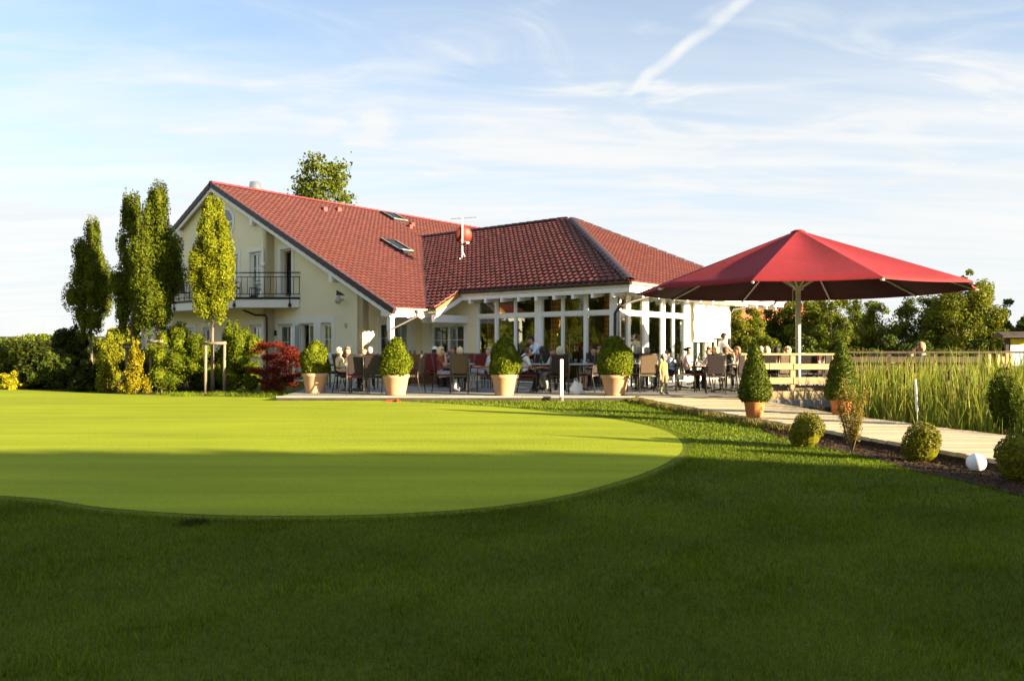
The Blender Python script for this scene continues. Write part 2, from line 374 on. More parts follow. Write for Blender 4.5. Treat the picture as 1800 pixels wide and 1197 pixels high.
def inside(P, poly):
    x, y = P[:, 0], P[:, 1]; r = np.zeros(len(P), bool); n = len(poly)
    for i in range(n):
        x0, y0 = poly[i]; x1, y1 = poly[(i+1) % n]
        if y0 == y1: continue
        c = ((y0 > y) != (y1 > y)) & (x < (x1-x0)*(y-y0)/(y1-y0)+x0); r ^= c
    return r

ar = sum(a[0]*b_[1]-b_[0]*a[1] for a, b_ in zip(GREEN, GREEN[1:]+GREEN[:1]))
COLLAR = grow(GREEN, .17 if ar > 0 else -.17)
tag(sheet('green_collar', COLLAR, ZL+.004, M['collar']), kind='structure')
TF = 18.9                                                              # terrace front edge
tp = [(-5.7, TF+.15), (3.02, TF+.15), (5.6, TF+.15), (5.6, 17.75), (7.6, 17.75), (8.6, 19.4), (8.6, 20.6), (14.0, 20.6), (15.0, 22.6), (15.0, 40), (-6.5, 40), (-6.0, 22.5), (-5.75, 20.5)]
b = MB(); b.prism(tp, -.16, 0.0); tag(b.build('terrace', M['terrace']), kind='structure')
# kerb boards along the lawn edge of the terrace: single lengths
x = -5.75; k = 0
kerb = empty('terrace_kerb', (0, TF, 0)); kerb['kind'] = 'structure'
while x < 3.0:
    L_ = min(2.0, 3.02-x); b = MB(); b.box(x+.006, -.01, -.028, x+L_-.006, .146, .006+random.uniform(-.003, .004)); b.build('kerb_board', M['kerb'], kerb); x += L_
b = MB(); b.box(-5.74, .01, ZL-.15, 3.0, .14, -.03); b.build('kerb_beam', M['dark_wood'], kerb)  # kerb beam in dark wood, its tone carrying the front edge's shade
tag(sheet('pond_water', [(3.2, 30), (3.2, 17), (4.5, 12.5), (6, 4), (30, 4), (60, 12), (60, 32)], -.62, mat('pond_water', (.012, .016, .008), .06, .1, 2, .15, 12, spec=.5)), kind='structure')
# mulch beds
bedR = [G(1340, 757, ZL), G(1420, 783, ZL), G(1512, 801, ZL), G(1605, 828, ZL), G(1700, 848, ZL), G(1800, 874, ZL), (5.0, 5.2), (6.1, 5.2), (5.35, 8.5), (4.68, 11.5), (4.3, 13)]
tag(sheet('mulch_bed', bedR, ZL+.012, M['soil']), kind='structure')
bedL = [(-5.75, 20.2), (-6.3, 20.75), (-8, 21.0), (-9.5, 21.5), (-11, 22.2), (-13, 23.2), (-16, 24.8), (-19, 26.6), (-19, 31), (-9, 31), (-8.7, 22.4), (-5.72, 21.5)]
tag(sheet('planting_bed', bedL, ZL+.012, M['soil']), kind='structure')
def chips(name, poly, n, s):
    P = np.array(poly); lo, hi = P.min(0), P.max(0); q = rng.uniform(lo, hi, (n*3, 2)); q = q[inside(q, poly)][:n]
    c = np.c_[q, np.full(len(q), ZL+.02)+rng.uniform(0, .02, len(q))]
    leafs = leaf_cards(c, rng.normal(0, .5, (len(q), 3))+[0, 0, 1], s, .4)
    return tag(link_mesh(name, leafs, M['chip']), kind='stuff')
def leaf_cards(P, Nrm, size, aspect=.6, droop=0, name='leaves', hang=0):
    """one folded diamond per leaf"""
    n = len(P); Nrm = Nrm/np.linalg.norm(Nrm, axis=1, keepdims=True)
    a = rng.normal(0, 1, (n, 3)); a[:, 2] -= hang; a -= (a*Nrm).sum(1, keepdims=True)*Nrm; a /= np.linalg.norm(a, axis=1, keepdims=True)+1e-9
    bb = np.cross(Nrm, a); s = size*rng.uniform(.65, 1.35, (n, 1))
    V = np.empty((n, 4, 3)); V[:, 0] = P-a*s*.5; V[:, 2] = P+a*s*.5; V[:, 1] = P+bb*s*.5*aspect+Nrm*s*.08; V[:, 3] = P-bb*s*.5*aspect+Nrm*s*.08
    F = np.arange(n*4).reshape(n, 4)
    return np_mesh(name, V.reshape(-1, 3), F, 4)
def add_to_mesh(me, mb):
    """append an MB's faces to a leaf mesh"""
    bm = bmesh.new(); bm.from_mesh(me); tmp = mb.mesh('t'); bm.from_mesh(tmp); bm.to_mesh(me); bm.free(); bpy.data.meshes.remove(tmp); return me
chips('bark_chips', bedR, 5000, .035); chips('bark_chips', bedL, 4000, .05)

def blades(name, P, h, w):
    n = len(P); ang = rng.uniform(0, 2*math.pi, n); la = rng.uniform(0, 2*math.pi, n); ln = rng.uniform(.1, .75, n)
    hh = h*rng.uniform(.55, 1.3, n); ww = w*rng.uniform(.7, 1.3, n)
    d = np.c_[np.cos(ang), np.sin(ang), np.zeros(n)]; tip = np.c_[np.cos(la)*ln*hh, np.sin(la)*ln*hh, hh]
    V = np.empty((n, 3, 3)); V[:, 0] = P-d*ww[:, None]; V[:, 1] = P+d*ww[:, None]; V[:, 2] = P+tip
    me = np_mesh(name, V.reshape(-1, 3), np.arange(n*3).reshape(n, 3), 3)
    return tag(link_mesh(name, me, M['blade']), kind='stuff')
def scatter(y0, y1, dens, extra=.4):
    A = (y1-y0)*((y0+y1)*.5*.70+1.8)*2; n = int(A*dens); y = rng.uniform(y0, y1, n); hw = y1*.70+1.8; xx = rng.uniform(-1, 1, n)*hw; k = np.abs(xx) < y*.70+1.8; xx, y = xx[k], y[k]
    q = np.c_[xx, y]; q = q[inside(q, lawn_poly)]; q = q[~inside(q, COLLAR)]; q = q[~inside(q, bedR)]; q = q[~inside(q, bedL)]
    return q
def lawn_pts(q): return np.c_[q, np.full(len(q), ZL-.003)]
blades('grass', lawn_pts(scatter(2.2, 4.2, 11500)), .030, .0018)
blades('grass', lawn_pts(scatter(4.2, 6.5, 7000)), .032, .0026)
blades('grass', lawn_pts(scatter(6.5, 10.5, 2900)), .034, .0042)
qc = np.vstack([rng.uniform([-9, 6], [4, 14], (90000, 2))]); qc = qc[inside(qc, COLLAR) & ~inside(qc, GREEN)]; blades('collar_grass', np.c_[qc, np.full(len(qc), ZL+.002)], .017, .0030)
ring = np.array(spline(COLLAR, 6)); ring = ring[(ring[:, 1] < 14) & (np.abs(ring[:, 0]) < ring[:, 1]*.72)]; q = np.repeat(ring, 30, 0); q = q+rng.normal(0, .04, q.shape); blades('fringe_grass', lawn_pts(q), .032, .0030)
q = scatter(2.6, 9.5, 260); k = np.sin(q[:, 0]*3.1+1)*np.sin(q[:, 1]*2.3+.4)+.5*np.sin(q[:, 0]*7-q[:, 1]*5); blades('grass_clumps', lawn_pts(np.repeat(q[k > .45], 9, 0)+np.r_[[rng.normal(0, .022, 2) for _ in range((k > .45).sum()*9)]]), .046, .0032)
q = scatter(10.5, 20.5, 800); q = q[(q[:, 1] < TF) | (q[:, 0] < -5.8)]
blades('grass', lawn_pts(q), .036, .009)

# boardwalk with single planks
bw = empty('boardwalk', (0, 0, 0), 0, 'long boardwalk of weathered planks running from the terrace towards the lower right', 'boardwalk')
y = 18.88; k = 0
while y > -3:
    wv = .145; y0 = y-wv; ov = random.uniform(-.02, .025)
    b = MB(); zj = random.uniform(-.004, .004)
    xl0, xl1 = lerp_edge(LEFT, y)-ov, lerp_edge(LEFT, y0)-ov; xr0, xr1 = lerp_edge(RIGHT, y)+ov, lerp_edge(RIGHT, y0)+ov
    b.prism([(xl1, y0+.005), (xr1, y0+.005), (xr0, y-.003), (xl0, y-.003)], -.045, .004+zj)
    b.build('plank', M['deck'], bw); y = y0; k += 1
for e, s in ((LEFT, .07), (RIGHT, -.07)):
    b = MB(); pts = [(x+s, yy) for x, yy in e if yy <= 18.9]
    for (xa, ya), (xb, yb) in zip(pts, pts[1:]):
        d = .04; b.add([(xa-d, ya, -.24), (xa+d, ya, -.24), (xb+d, yb, -.24), (xb-d, yb, -.24), (xa-d, ya, -.05), (xa+d, ya, -.05), (xb+d, yb, -.05), (xb-d, yb, -.05)],
                       [(0, 1, 2, 3), (4, 7, 6, 5), (0, 4, 5, 1), (1, 5, 6, 2), (2, 6, 7, 3), (3, 7, 4, 0)])
    b.build('edge_beam', M['dark_wood'], bw)
b = MB()
for yy in np.arange(-2, 18, 1.6):
    for e, s in ((LEFT, .3), (RIGHT, -.3)): b.tube([(lerp_edge(e, yy)+s, yy, -1), (lerp_edge(e, yy)+s, yy, -.05)], .06, 8)
b.build('piles', M['dark_wood'], bw)

# far hills all round the horizon
def hill(name, x0, x1, Y, z, seed, m):
    r = np.random.default_rng(seed); n = 90; xs = np.linspace(x0, x1, n); prof = np.minimum(1, np.arange(n)/14)*np.minimum(1, np.arange(n)[::-1]/14)* z*(.55+.45*np.convolve(r.uniform(0, 1, n+12), np.ones(13)/13, 'valid')*1.3)+r.uniform(-.5, .5, n)
    V = []; F = []
    for i in range(n): V += [(xs[i], Y, -1.2), (xs[i], Y+40, prof[i]), (xs[i], Y+160, -1.2)]
    for i in range(n-1):
        for j in range(2): F.append((i*3+j, (i+1)*3+j, (i+1)*3+j+1, i*3+j+1))
    me = bpy.data.meshes.new(name); me.from_pydata(V, [], F); me.update()
    return tag(link_mesh(name, me, m), kind='structure')
hill('hills', -900, 200, 520, 9, 3, M['hillwood'])
hill('hills', 255, 1100, 430, 30, 4, M['hillwood'])
# ------------------------------------------------------------------ clubhouse (local x runs along the wing towards the camera's right, local y along the main ridge)
HX, HYY, HTH = -3.953, 24.938, 39.8
house = empty('clubhouse', (HX, HYY, 0), -R(HTH), 'cream two-storey clubhouse with red tiled roofs, corner balcony and glazed conservatory wing', 'building')
TP, TW, THP = .4915, .535, .504           # roof pitches
ZE, RV, RZ = 2.478, -11.03, 7.9           # main eave, ridge position and height
WU, WR, WZ, WVP = 1.707, 8.905, 6.33, .807  # wing lower eave, ridge line, ridge height, ridge end
UE, HV, ZU = 2.87, 7.215, 3.10            # wing upper eave, hip eave
VT = -7.835
def wall(name, axis, p, a0, a1, z0, z1, holes, m, parent=house, th=.28, clips=(), flip=1):
    xs = sorted({a0, a1, *[h[0] for h in holes], *[h[1] for h in holes]}); zs = sorted({z0, z1, *[h[2] for h in holes], *[h[3] for h in holes]})
    xs = [x for x in xs if a0 <= x <= a1]; zs = [z for z in zs if z0 <= z <= z1]
    q = p+th*flip if axis == 'y' else p-th*flip
    P = (lambda a, z, d: (a, d, z)) if axis == 'y' else (lambda a, z, d: (d, a, z))
    bm = bmesh.new(); cache = {}
    def V(a, z, d):
        k = (round(a, 4), round(z, 4), round(d, 4))
        if k not in cache: cache[k] = bm.verts.new(P(a, z, d))
        return cache[k]
    def F(*vs):
        try: bm.faces.new(vs)
        except ValueError: pass
    solid = lambda a, z: a0 < a < a1 and z0 < z < z1 and not any(h[0] < a < h[1] and h[2] < z < h[3] for h in holes)
    for x0, x1 in zip(xs, xs[1:]):
        for w0, w1 in zip(zs, zs[1:]):
            cx, cz = (x0+x1)/2, (w0+w1)/2
            if not solid(cx, cz): continue
            F(V(x0, w0, p), V(x1, w0, p), V(x1, w1, p), V(x0, w1, p)); F(V(x0, w0, q), V(x0, w1, q), V(x1, w1, q), V(x1, w0, q))
            e = 1e-3
            if not solid(x0-e, cz): F(V(x0, w0, p), V(x0, w1, p), V(x0, w1, q), V(x0, w0, q))
            if not solid(x1+e, cz): F(V(x1, w0, p), V(x1, w0, q), V(x1, w1, q), V(x1, w1, p))
            if not solid(cx, w0-e): F(V(x0, w0, p), V(x0, w0, q), V(x1, w0, q), V(x1, w0, p))
            if not solid(cx, w1+e): F(V(x0, w1, p), V(x1, w1, p), V(x1, w1, q), V(x0, w1, q))
    for co_, no in clips: bmesh.ops.bisect_plane(bm, geom=bm.verts[:]+bm.edges[:]+bm.faces[:], plane_co=co_, plane_no=no, clear_outer=True)
    bmesh.ops.recalc_face_normals(bm, faces=bm.faces[:])
    me = bpy.data.meshes.new(name); bm.to_mesh(me); bm.free()
    return link_mesh(name, me, m, parent)
under = .20
gclips = [((RV, 0, RZ-under), (TP, 0, 1)), ((RV, 0, RZ-under), (-TP, 0, 1))]
GB = -7.37                                  # right end of the projecting bay
gh_r = [(-6.95, -6.22, 3.06, 4.92), (-7.14, -6.13, .06, 2.06), (-5.73, -4.82, .06, 2.06), (-4.41, -3.77, .86, 2.06)]
gh_l = [(-8.52, -7.70, 3.06, 4.90), (-10.1, -9.35, 3.06, 4.90), (-12.6, -11.8, 3.06, 4.90), (-8.52, -7.70, .86, 2.04), (-12.1, -11.3, .06, 2.0), (-13.6, -12.8, .86, 2.0)]
wall('wall', 'y', .6, GB, -2.06, -.1, 8, gh_r, M['plaster'], clips=gclips)
wall('wall', 'y', .6, -18.4, -14.4, -.1, 8, [(-17.2, -16.4, .9, 2.0)], M['plaster'], clips=gclips)
wall('wall', 'y', .25, -14.4, GB, -.1, 8, gh_l, M['plaster'], clips=gclips, th=.36)
wall('wall', 'x', GB, .25, .6, -.1, 8, [], M['plaster'], clips=gclips, th=.2)
wall('wall', 'x', -18.4, .6, 21.5, -.1, 4.0, [], M['plaster'], flip=-1, th=.28)
wall('wall', 'x', -2.06, .6, 3.4, -.1, 3.3, [(1.42, 2.86, .92, 2.08)], M['plaster'])
wall('wall', 'y', 3.4, -2.06, .68, -.1, 3.18, [(-1.62, .10, .86, 2.02)], M['plaster'])
wall('wall', 'y', 21.5, -18.4, -2.0, -.1, 8, [], M['plaster'], clips=gclips, flip=-1)
wall('wall', 'x', -2.06, 11.2, 21.5, -.1, 3.3, [], M['plaster'])
wall('wall', 'x', 6.45, 8.14, 11.2, -.1, 3.05, [(8.35, 9.65, .5, 2.6), (9.8, 11.0, .5, 2.6)], M['plaster'])
wall('wall', 'y', 11.2, -2.06, 6.45, -.1, 3.3, [(1, 5.5, .3, 2.6)], M['plaster'], flip=-1)
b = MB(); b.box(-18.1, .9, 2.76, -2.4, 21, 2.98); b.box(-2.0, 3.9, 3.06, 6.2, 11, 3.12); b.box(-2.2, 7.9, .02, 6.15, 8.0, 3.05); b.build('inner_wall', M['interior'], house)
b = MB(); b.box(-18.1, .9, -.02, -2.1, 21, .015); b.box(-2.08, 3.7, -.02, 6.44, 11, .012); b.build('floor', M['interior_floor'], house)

# windows -------------------------------------------------------------------------------------------
def frame_boxes(b, axis, p, a0, a1, z0, z1, d, t):
    """a rectangular frame of width t, depth d, front face at p"""
    def bx(x0, w0, x1, w1):
        if axis == 'y': b.box(x0, p, w0, x1, p+d, w1)
        else: b.box(p-d, x0, w0, p, x1, w1)
    bx(a0, z0, a0+t, z1); bx(a1-t, z0, a1, z1); bx(a0+t, z0, a1-t, z0+t); bx(a0+t, z1-t, a1-t, z1)
    return bx
def window(axis, p, hole, sash=1, rows=2, cols=2, rec=.10, name='window', curtain=0, open_=None, bars=True):
    a0, a1, z0, z1 = hole; s = 1 if axis == 'y' else -1; q = p+rec*s
    b = MB(); frame_boxes(b, axis, q, a0, a1, z0, z1, .07, .055)
    def bx(x0, w0, x1, w1, f=0, d=.05):
        if axis == 'y': b.box(x0, q+f, w0, x1, q+f+d, w1)
        else: b.box(q-f-d, x0, w0, q-f, x1, w1)
    w = (a1-a0-.11)/sash; z0i, z1i = z0+.055, z1-.055
    for i in range(sash):
        c0, c1 = a0+.055+i*w, a0+.055+(i+1)*w
        if open_ == i: continue
        frame_boxes(b, axis, q+.006*s, c0+.002, c1-.002, z0i+.002, z1i-.002, .05, .05)
        if bars:
            for k in range(1, cols): xx = c0+w*k/cols; bx(xx-.011, z0i+.05, xx+.011, z1i-.05, .012, .03)
            for k in range(1, rows): zz = z0i+(z1i-z0i)*k/rows; bx(c0+.05, zz-.011, c1-.05, zz+.011, .0135, .028)
    o = b.build(name, M['frame'], house)
    pb = MB(); g = q+.028*s
    for i in range(sash):
        if open_ == i: continue
        c0, c1 = a0+.055+i*w+.045, a0+.055+(i+1)*w-.045
        if axis == 'y': pb.box(c0, g-.004, z0i+.045, c1, g+.004, z1i-.045)
        else: pb.box(g-.004, c0, z0i+.045, g+.004, c1, z1i-.045)
    if pb.v: pb.build('pane', M['glass'], o)
    if curtain: curtain_strip(axis, p+.34*s, a0+.03, a0+.03+curtain, z0+.02, z1-.03, M['net'])
    return o
def curtain_strip(axis, p, a0, a1, z0, z1, m, folds=5, tie=None):
    n = folds*6; V = []; rows = 6
    for j in range(rows+1):
        z = z0+(z1-z0)*j/rows; pin = 1.0
        if tie is not None: pin = .45+.55*min(1, abs(z-tie)/.75)
        for i in range(n+1):
            a = a0+(a1-a0)*i/n*pin; d = p+.035*math.sin(i/n*folds*2*math.pi)
            V.append((a, d, z) if axis == 'y' else (d, a, z))
    F = [(j*(n+1)+i, j*(n+1)+i+1, (j+1)*(n+1)+i+1, (j+1)*(n+1)+i) for j in range(rows) for i in range(n)]
    me = bpy.data.meshes.new('curtain'); me.from_pydata(V, [], F); me.polygons.foreach_set('use_smooth', [True]*len(F))
    return link_mesh('curtain', me, m, house)
M['net'] = mat('net_curtain', (.55, .52, .48), .9, .1, 5)
M['violet'] = mat('violet_curtain', (.16, .11, .26), .9, .1, 5)
def plaid():
    m, t, b = principled('plaid_curtain'); b.inputs['Roughness'].default_value = .9
    tc = N(t, 'ShaderNodeTexCoord'); sp = N(t, 'ShaderNodeSeparateXYZ'); t.links.new(tc.outputs['Object'], sp.inputs[0])
    a = math_node(t, 'GREATER_THAN', math_node(t, 'SINE', math_node(t, 'MULTIPLY', sp.outputs[2], 42)), .1)
    xy = math_node(t, 'ADD', sp.outputs[0], sp.outputs[1]); c = math_node(t, 'GREATER_THAN', math_node(t, 'SINE', math_node(t, 'MULTIPLY', xy, 52)), .1)
    f = math_node(t, 'MULTIPLY', math_node(t, 'ADD', a, c), .5)
    mx = N(t, 'ShaderNodeMix', data_type='RGBA'); t.links.new(f, mx.inputs['Factor']); mx.inputs['A'].default_value = (.75, .36, .09, 1); mx.inputs['B'].default_value = (.34, .07, .025, 1)
    t.links.new(mx.outputs['Result'], b.inputs['Base Color']); return m
M['plaid'] = plaid()
def surround(axis, p, a0, a1, z0, z1, t=.16, sill=False):
    s = -1 if axis == 'y' else 1; b = MB(); d = .022
    def bx(x0, w0, x1, w1, dd=d):
        if axis == 'y': b.box(x0, p-dd, w0, x1, p+.003, w1)
        else: b.box(p-.003, x0, w0, p+dd, x1, w1)
    bx(a0-t, z0, a0, z1+t); bx(a1, z0, a1+t, z1+t); bx(a0, z1, a1, z1+t)
    if sill: bx(a0-t, z0-.07, a1+t, z0, .07)
    return b.build('window_surround', M['trim'], house)
h = gh_r
window('y', .6, h[0], name='balcony_door', rows=3, cols=1, open_=0); surround('y', .6, *h[0])
curtain_strip('y', .75, -6.42, -6.24, 3.1, 4.85, M['violet'], 3)
for hh in gh_l[:3]: window('y', .25, hh, name='balcony_door', rows=3, cols=2, curtain=.25); surround('y', .25, *hh)
for hh in gh_l[3:]: window('y', .25, hh, rows=2, cols=2); surround('y', .25, *hh, sill=hh[2] > .5)
window('y', .6, (-17.2, -16.4, .9, 2.0)); surround('y', .6, -17.2, -16.4, .9, 2.0)
window('y', .6, h[1], name='terrace_door', rows=3, cols=2, curtain=.3); window('y', .6, h[2], name='terrace_door', sash=2, rows=3, cols=1, open_=0, curtain=0); window('y', .6, h[3], rows=2, cols=2, curtain=.4)
b = MB()
for x0, x1, zb in ((-7.32, -7.14, 0), (-6.13, -5.73, 0), (-4.82, -4.41, 0), (-3.77, -3.58, .78)): b.box(x0, .578, zb, x1, .603, 2.06)
b.box(-7.32, .578, 2.06, -3.58, .603, 2.27); b.box(-4.41, .555, .78, -3.77, .603, .86); b.build('window_surround', M['trim'], house)
# the leaf of the terrace door that stands open
b = MB(); b.M = Matrix.Translation((-5.70, .58, 0)) @ Matrix.Rotation(-R(62), 4, 'Z'); frame_boxes(b, 'y', 0, 0, .46, .08, 2.02, .05, .06)
b.box(.225, .01, .14, .24, .04, 1.96); b.box(.06, .012, 1.02, .40, .038, 1.05); dl = b.build('open_door_leaf', M['frame'], house)
pb = MB(); pb.M = b.M.copy(); pb.box(.055, .02, .135, .405, .028, 1.965); pb.build('pane', M['glass'], dl)
b = MB(); b.M = Matrix.Translation((-6.93, .58, 0)) @ Matrix.Rotation(R(78), 4, 'Z'); frame_boxes(b, 'y', 0, 0, .68, 3.08, 4.88, .05, .06); b.build('open_door_leaf', M['frame'], house)
window('x', -2.06, (1.42, 2.86, .92, 2.08), sash=2, rows=2, cols=2); surround('x', -2.06, 1.42, 2.86, .92, 2.08, sill=True)
window('y', 3.4, (-1.62, .10, .86, 2.02), sash=2, rows=2, cols=2); surround('y', 3.4, -1.62, .10, .86, 2.02, t=.18, sill=True)
# round gable window and arched niche
M['dark_pane'] = mat('dark_pane', (.10, .11, .13), .05, .1, 2, spec=.8)
def ring_window(name, cx, cz, rx, rz, y, arch=False):
    n = 32; pts = []
    if arch:
        for i in range(17): t = math.pi*i/16; pts.append((rx*math.cos(t), rz*.35+rx*math.sin(t)))
        pts += [(-rx, -rz), (rx, -rz)]
    else: pts = [(rx*math.cos(2*math.pi*i/n), rz*math.sin(2*math.pi*i/n)) for i in range(n)]
    n = len(pts); V = []; F = []
    for k, (sc, d) in enumerate(((1.0, -.004), (1.0, -.03), (1.28, -.03), (1.28, .01))): V += [(cx+x*sc, y+d, cz+z*sc) for x, z in pts]
    for k in range(3):
        for i in range(n): F.append((k*n+i, k*n+(i+1) % n, (k+1)*n+(i+1) % n, (k+1)*n+i))
    me = bpy.data.meshes.new(name); me.from_pydata(V, [], F); o = link_mesh(name, me, M['trim'], house)
    me = bpy.data.meshes.new('pane'); me.from_pydata([(cx+x, y-.008, cz+z) for x, z in pts], [], [tuple(range(n))]); link_mesh('pane', me, M['dark_pane'], o)
    return o
o = ring_window('round_window', -10.25, 6.25, .50, .50, .25)
b = MB(); b.box(-10.75, .225, 6.22, -9.75, .24, 6.28); b.box(-10.28, .226, 5.75, -10.22, .239, 6.22); b.build('glazing_bar', M['frame'], o)
ring_window('arched_window', -2.80, 1.0, .13, .26, .6, True)

# conservatory frames -------------------------------------------------------------------------------
def glazed(axis, p, posts, a0, a1, ztop, rail, door_bays=()):
    s = 1 if axis == 'y' else -1
    def bx(b, x0, w0, x1, w1, f, d):
        if axis == 'y': b.box(x0, p+f, w0, x1, p+f+d, w1)
        else: b.box(p-f-d, x0, w0, p-f, x1, w1)
    for (c, w) in posts:
        b = MB(); bx(b, c-w/2, 0, c+w/2, ztop, 0 if w > .2 else .02, .16 if w > .2 else .11); b.build('post' if w > .2 else 'mullion', M['white'], house)
    xs = sorted(posts)
    for (c, w), (c2, w2) in zip(xs, xs[1:]):
        l, r = c+w/2, c2-w2/2
        b = MB(); bx(b, l, rail-.055, r, rail+.055, .015, .12); b.build('transom', M['white'], house)
        for (z0, z1, nm) in ((.02, rail-.055, 'lower_window'), (rail+.055, ztop, 'upper_window')):
            b = MB(); q = p+.045*s; frame_boxes(b, axis, q, l, r, z0, z1, .05, .03)
            if nm == 'lower_window' and (l+r)/2 in door_bays: pass
            o = b.build(nm, M['frame'], house)
            pb = MB(); g = q+.03*s
            if axis == 'y': pb.box(l+.025, g-.004, z0+.025, r-.025, g+.004, z1-.025)
            else: pb.box(g-.004, l+.025, z0+.025, g+.004, r-.025, z1-.025)
            pb.build('pane', M['glass'], o)
    b = MB(); bx(b, a0, ztop, a1, ztop+.2, -.01, .2); b.build('lintel', M['white'], house)
glazed('y', 3.4, [(.72, .08), (1.58, .11), (2.42, .07), (3.42, .29), (4.38, .07), (5.27, .11), (6.31, .28)], .68, 6.44, 2.90, 2.25)
glazed('x', 6.45, [(3.51, .215), (4.13, .15), (5.15, .27), (6.31, .20), (7.02, .07), (7.98, .30)], 3.4, 8.14, 2.90, 2.25)
for a0, a1, tie in ((.85, 1.25, None), (3.0, 3.22, None), (3.65, 4.05, None), (5.75, 6.10, None)): curtain_strip('y', 3.78, a0, a1, .1, 2.9, M['plaid'], 4, 1.2)
for a0, a1 in ((4.3, 4.85), (8.0, 8.05)): curtain_strip('x', 6.08, a0, a1, .1, 2.9, M['plaid'], 4, 1.2)
window('x', 6.45, (8.35, 9.65, .5, 2.6), sash=2, rows=1, cols=1); window('x', 6.45, (9.8, 11.0, .5, 2.6), sash=2, rows=1, cols=1)
for u0, u1, zb in ((8.2, 9.72, 1.42), (9.74, 11.15, 1.56)):
    b = MB(); n = 12
    V = []; F = []
    for i in range(n+1):
        z = zb+(2.86-zb)*i/n
        for y in (u0, u1): V += [(6.56+.012*math.sin(i*1.1), y, z), (6.575+.012*math.sin(i*1.1), y, z)]
    for i in range(n):
        a = i*4; F += [(a, a+4, a+6, a+2), (a+1, a+3, a+7, a+5), (a, a+1, a+5, a+4), (a+2, a+6, a+7, a+3)]
    b.add(V, F); b.box(6.54, u0, zb-.05, 6.59, u1, zb); b.box(6.47, u0, 2.84, 6.62, u1, 2.96); b.build('awning_blind', M['blind'], house)

# roofs ---------------------------------------------------------------------------------------------
PROF = [0, .009, .038, .056, .038, .009]
def tiles(org, along, up, length, height, clips, dx=.23, dr=.285, parent=None, name='roof_tiles'):
    org, along, up = Vector(org), Vector(along).normalized(), Vector(up).normalized(); nrm = along.cross(up)
    if nrm.z < 0: nrm = -nrm
    nc = int(math.ceil(length/dx))*6; nr = int(math.ceil(height/dr))
    A = np.array(along); U = np.array(up); Nn = np.array(nrm); O = np.array(org)
    i = np.arange(nc+1); a = np.minimum(i*dx/6, length); h = np.array([PROF[k % 6] for k in i])
    V = []; F = []; base = 0; m = nc+1
    jit = rng.normal(0, .003, (nr, nc//6+2))
    for r in range(nr):
        s0, s1 = r*dr-.035, min((r+1)*dr, height); jj = jit[r][i//6]
        row = [O+np.outer(a, A)+U*s0+np.outer(h*.3+.0, Nn), O+np.outer(a, A)+U*s0+np.outer(h+.058+jj, Nn), O+np.outer(a, A)+U*s1+np.outer(h+.012+jj, Nn)]
        V += row
        for k in range(2):
            b0 = base+k*m
            F.append(np.c_[b0+i[:-1], b0+i[1:], b0+m+i[1:], b0+m+i[:-1]])
        base += 3*m
    me = np_mesh(name, np.vstack(V), np.vstack(F), 4)
    bm = bmesh.new(); bm.from_mesh(me)
    for c, n in clips: bmesh.ops.bisect_plane(bm, geom=bm.verts[:]+bm.edges[:]+bm.faces[:], plane_co=c, plane_no=n, clear_outer=True)
    bm.to_mesh(me); bm.free(); me.polygons.foreach_set('use_smooth', np.zeros(len(me.polygons), bool))
    o = link_mesh(name, me, M['tile'], parent); o['kind'] = 'stuff'; return o
def deck(poly, drop=.16, parent=None):
    """a slab under the tiles: poly is the list of 3D corners on the tile plane"""
    n = len(poly); V = [(x, y, z-.025) for x, y, z in poly]+[(x, y, z-drop) for x, y, z in poly]
    me = bpy.data.meshes.new('roof_boarding'); me.from_pydata(V, [], [tuple(range(n)), tuple(range(2*n-1, n-1, -1))]+[(i, n+i, n+(i+1) % n, (i+1) % n) for i in range(n)])
    bm = bmesh.new(); bm.from_mesh(me); bmesh.ops.recalc_face_normals(bm, faces=bm.faces[:]); bm.to_mesh(me); bm.free()
    return link_mesh('roof_boarding', me, M['soffit'], parent)
roof = empty('roof'); roof.parent = house
wing_roof = empty('wing_roof'); wing_roof.parent = house
sl = 11.03*math.hypot(1, TP)
va = Vector((0, WU, 0)); vb = Vector((VT, WR, 0)); dv = (vb-va)
nA = Vector((dv.y, -dv.x, 0))                   # points to +x +y: the wing's side of the valley
tiles((0, 0, ZE), (0, 1, 0), (-1, 0, TP), WR, sl, [(va, nA)], parent=roof)
vb2 = Vector((0, 2*WR-WU, 0)); nB = Vector((dv.y, dv.x, 0))
tiles((0, WR, ZE), (0, 1, 0), (-1, 0, TP), 22-WR, sl, [(vb2, nB)], parent=roof)
LE = -19.2; lz = RZ-TP*(RV-LE)
tiles((LE, 0, lz), (0, 1, 0), (1, 0, TP), 22, (RV-LE)*math.hypot(1, TP), [], parent=roof, dx=.6)
zz = lambda v: RZ-TP*(v-RV)
deck([(0, 0.02, ZE), (0, WU, ZE), (VT, WR, zz(VT)), (RV, WR, RZ), (RV, .02, RZ)], parent=roof)
deck([(VT, WR, zz(VT)), (0, 2*WR-WU, ZE), (0, 22, ZE), (RV, 22, RZ), (RV, WR, RZ)], parent=roof)
deck([(RV, .02, RZ), (RV, 22, RZ), (LE, 22, lz), (LE, .02, lz)], parent=roof)
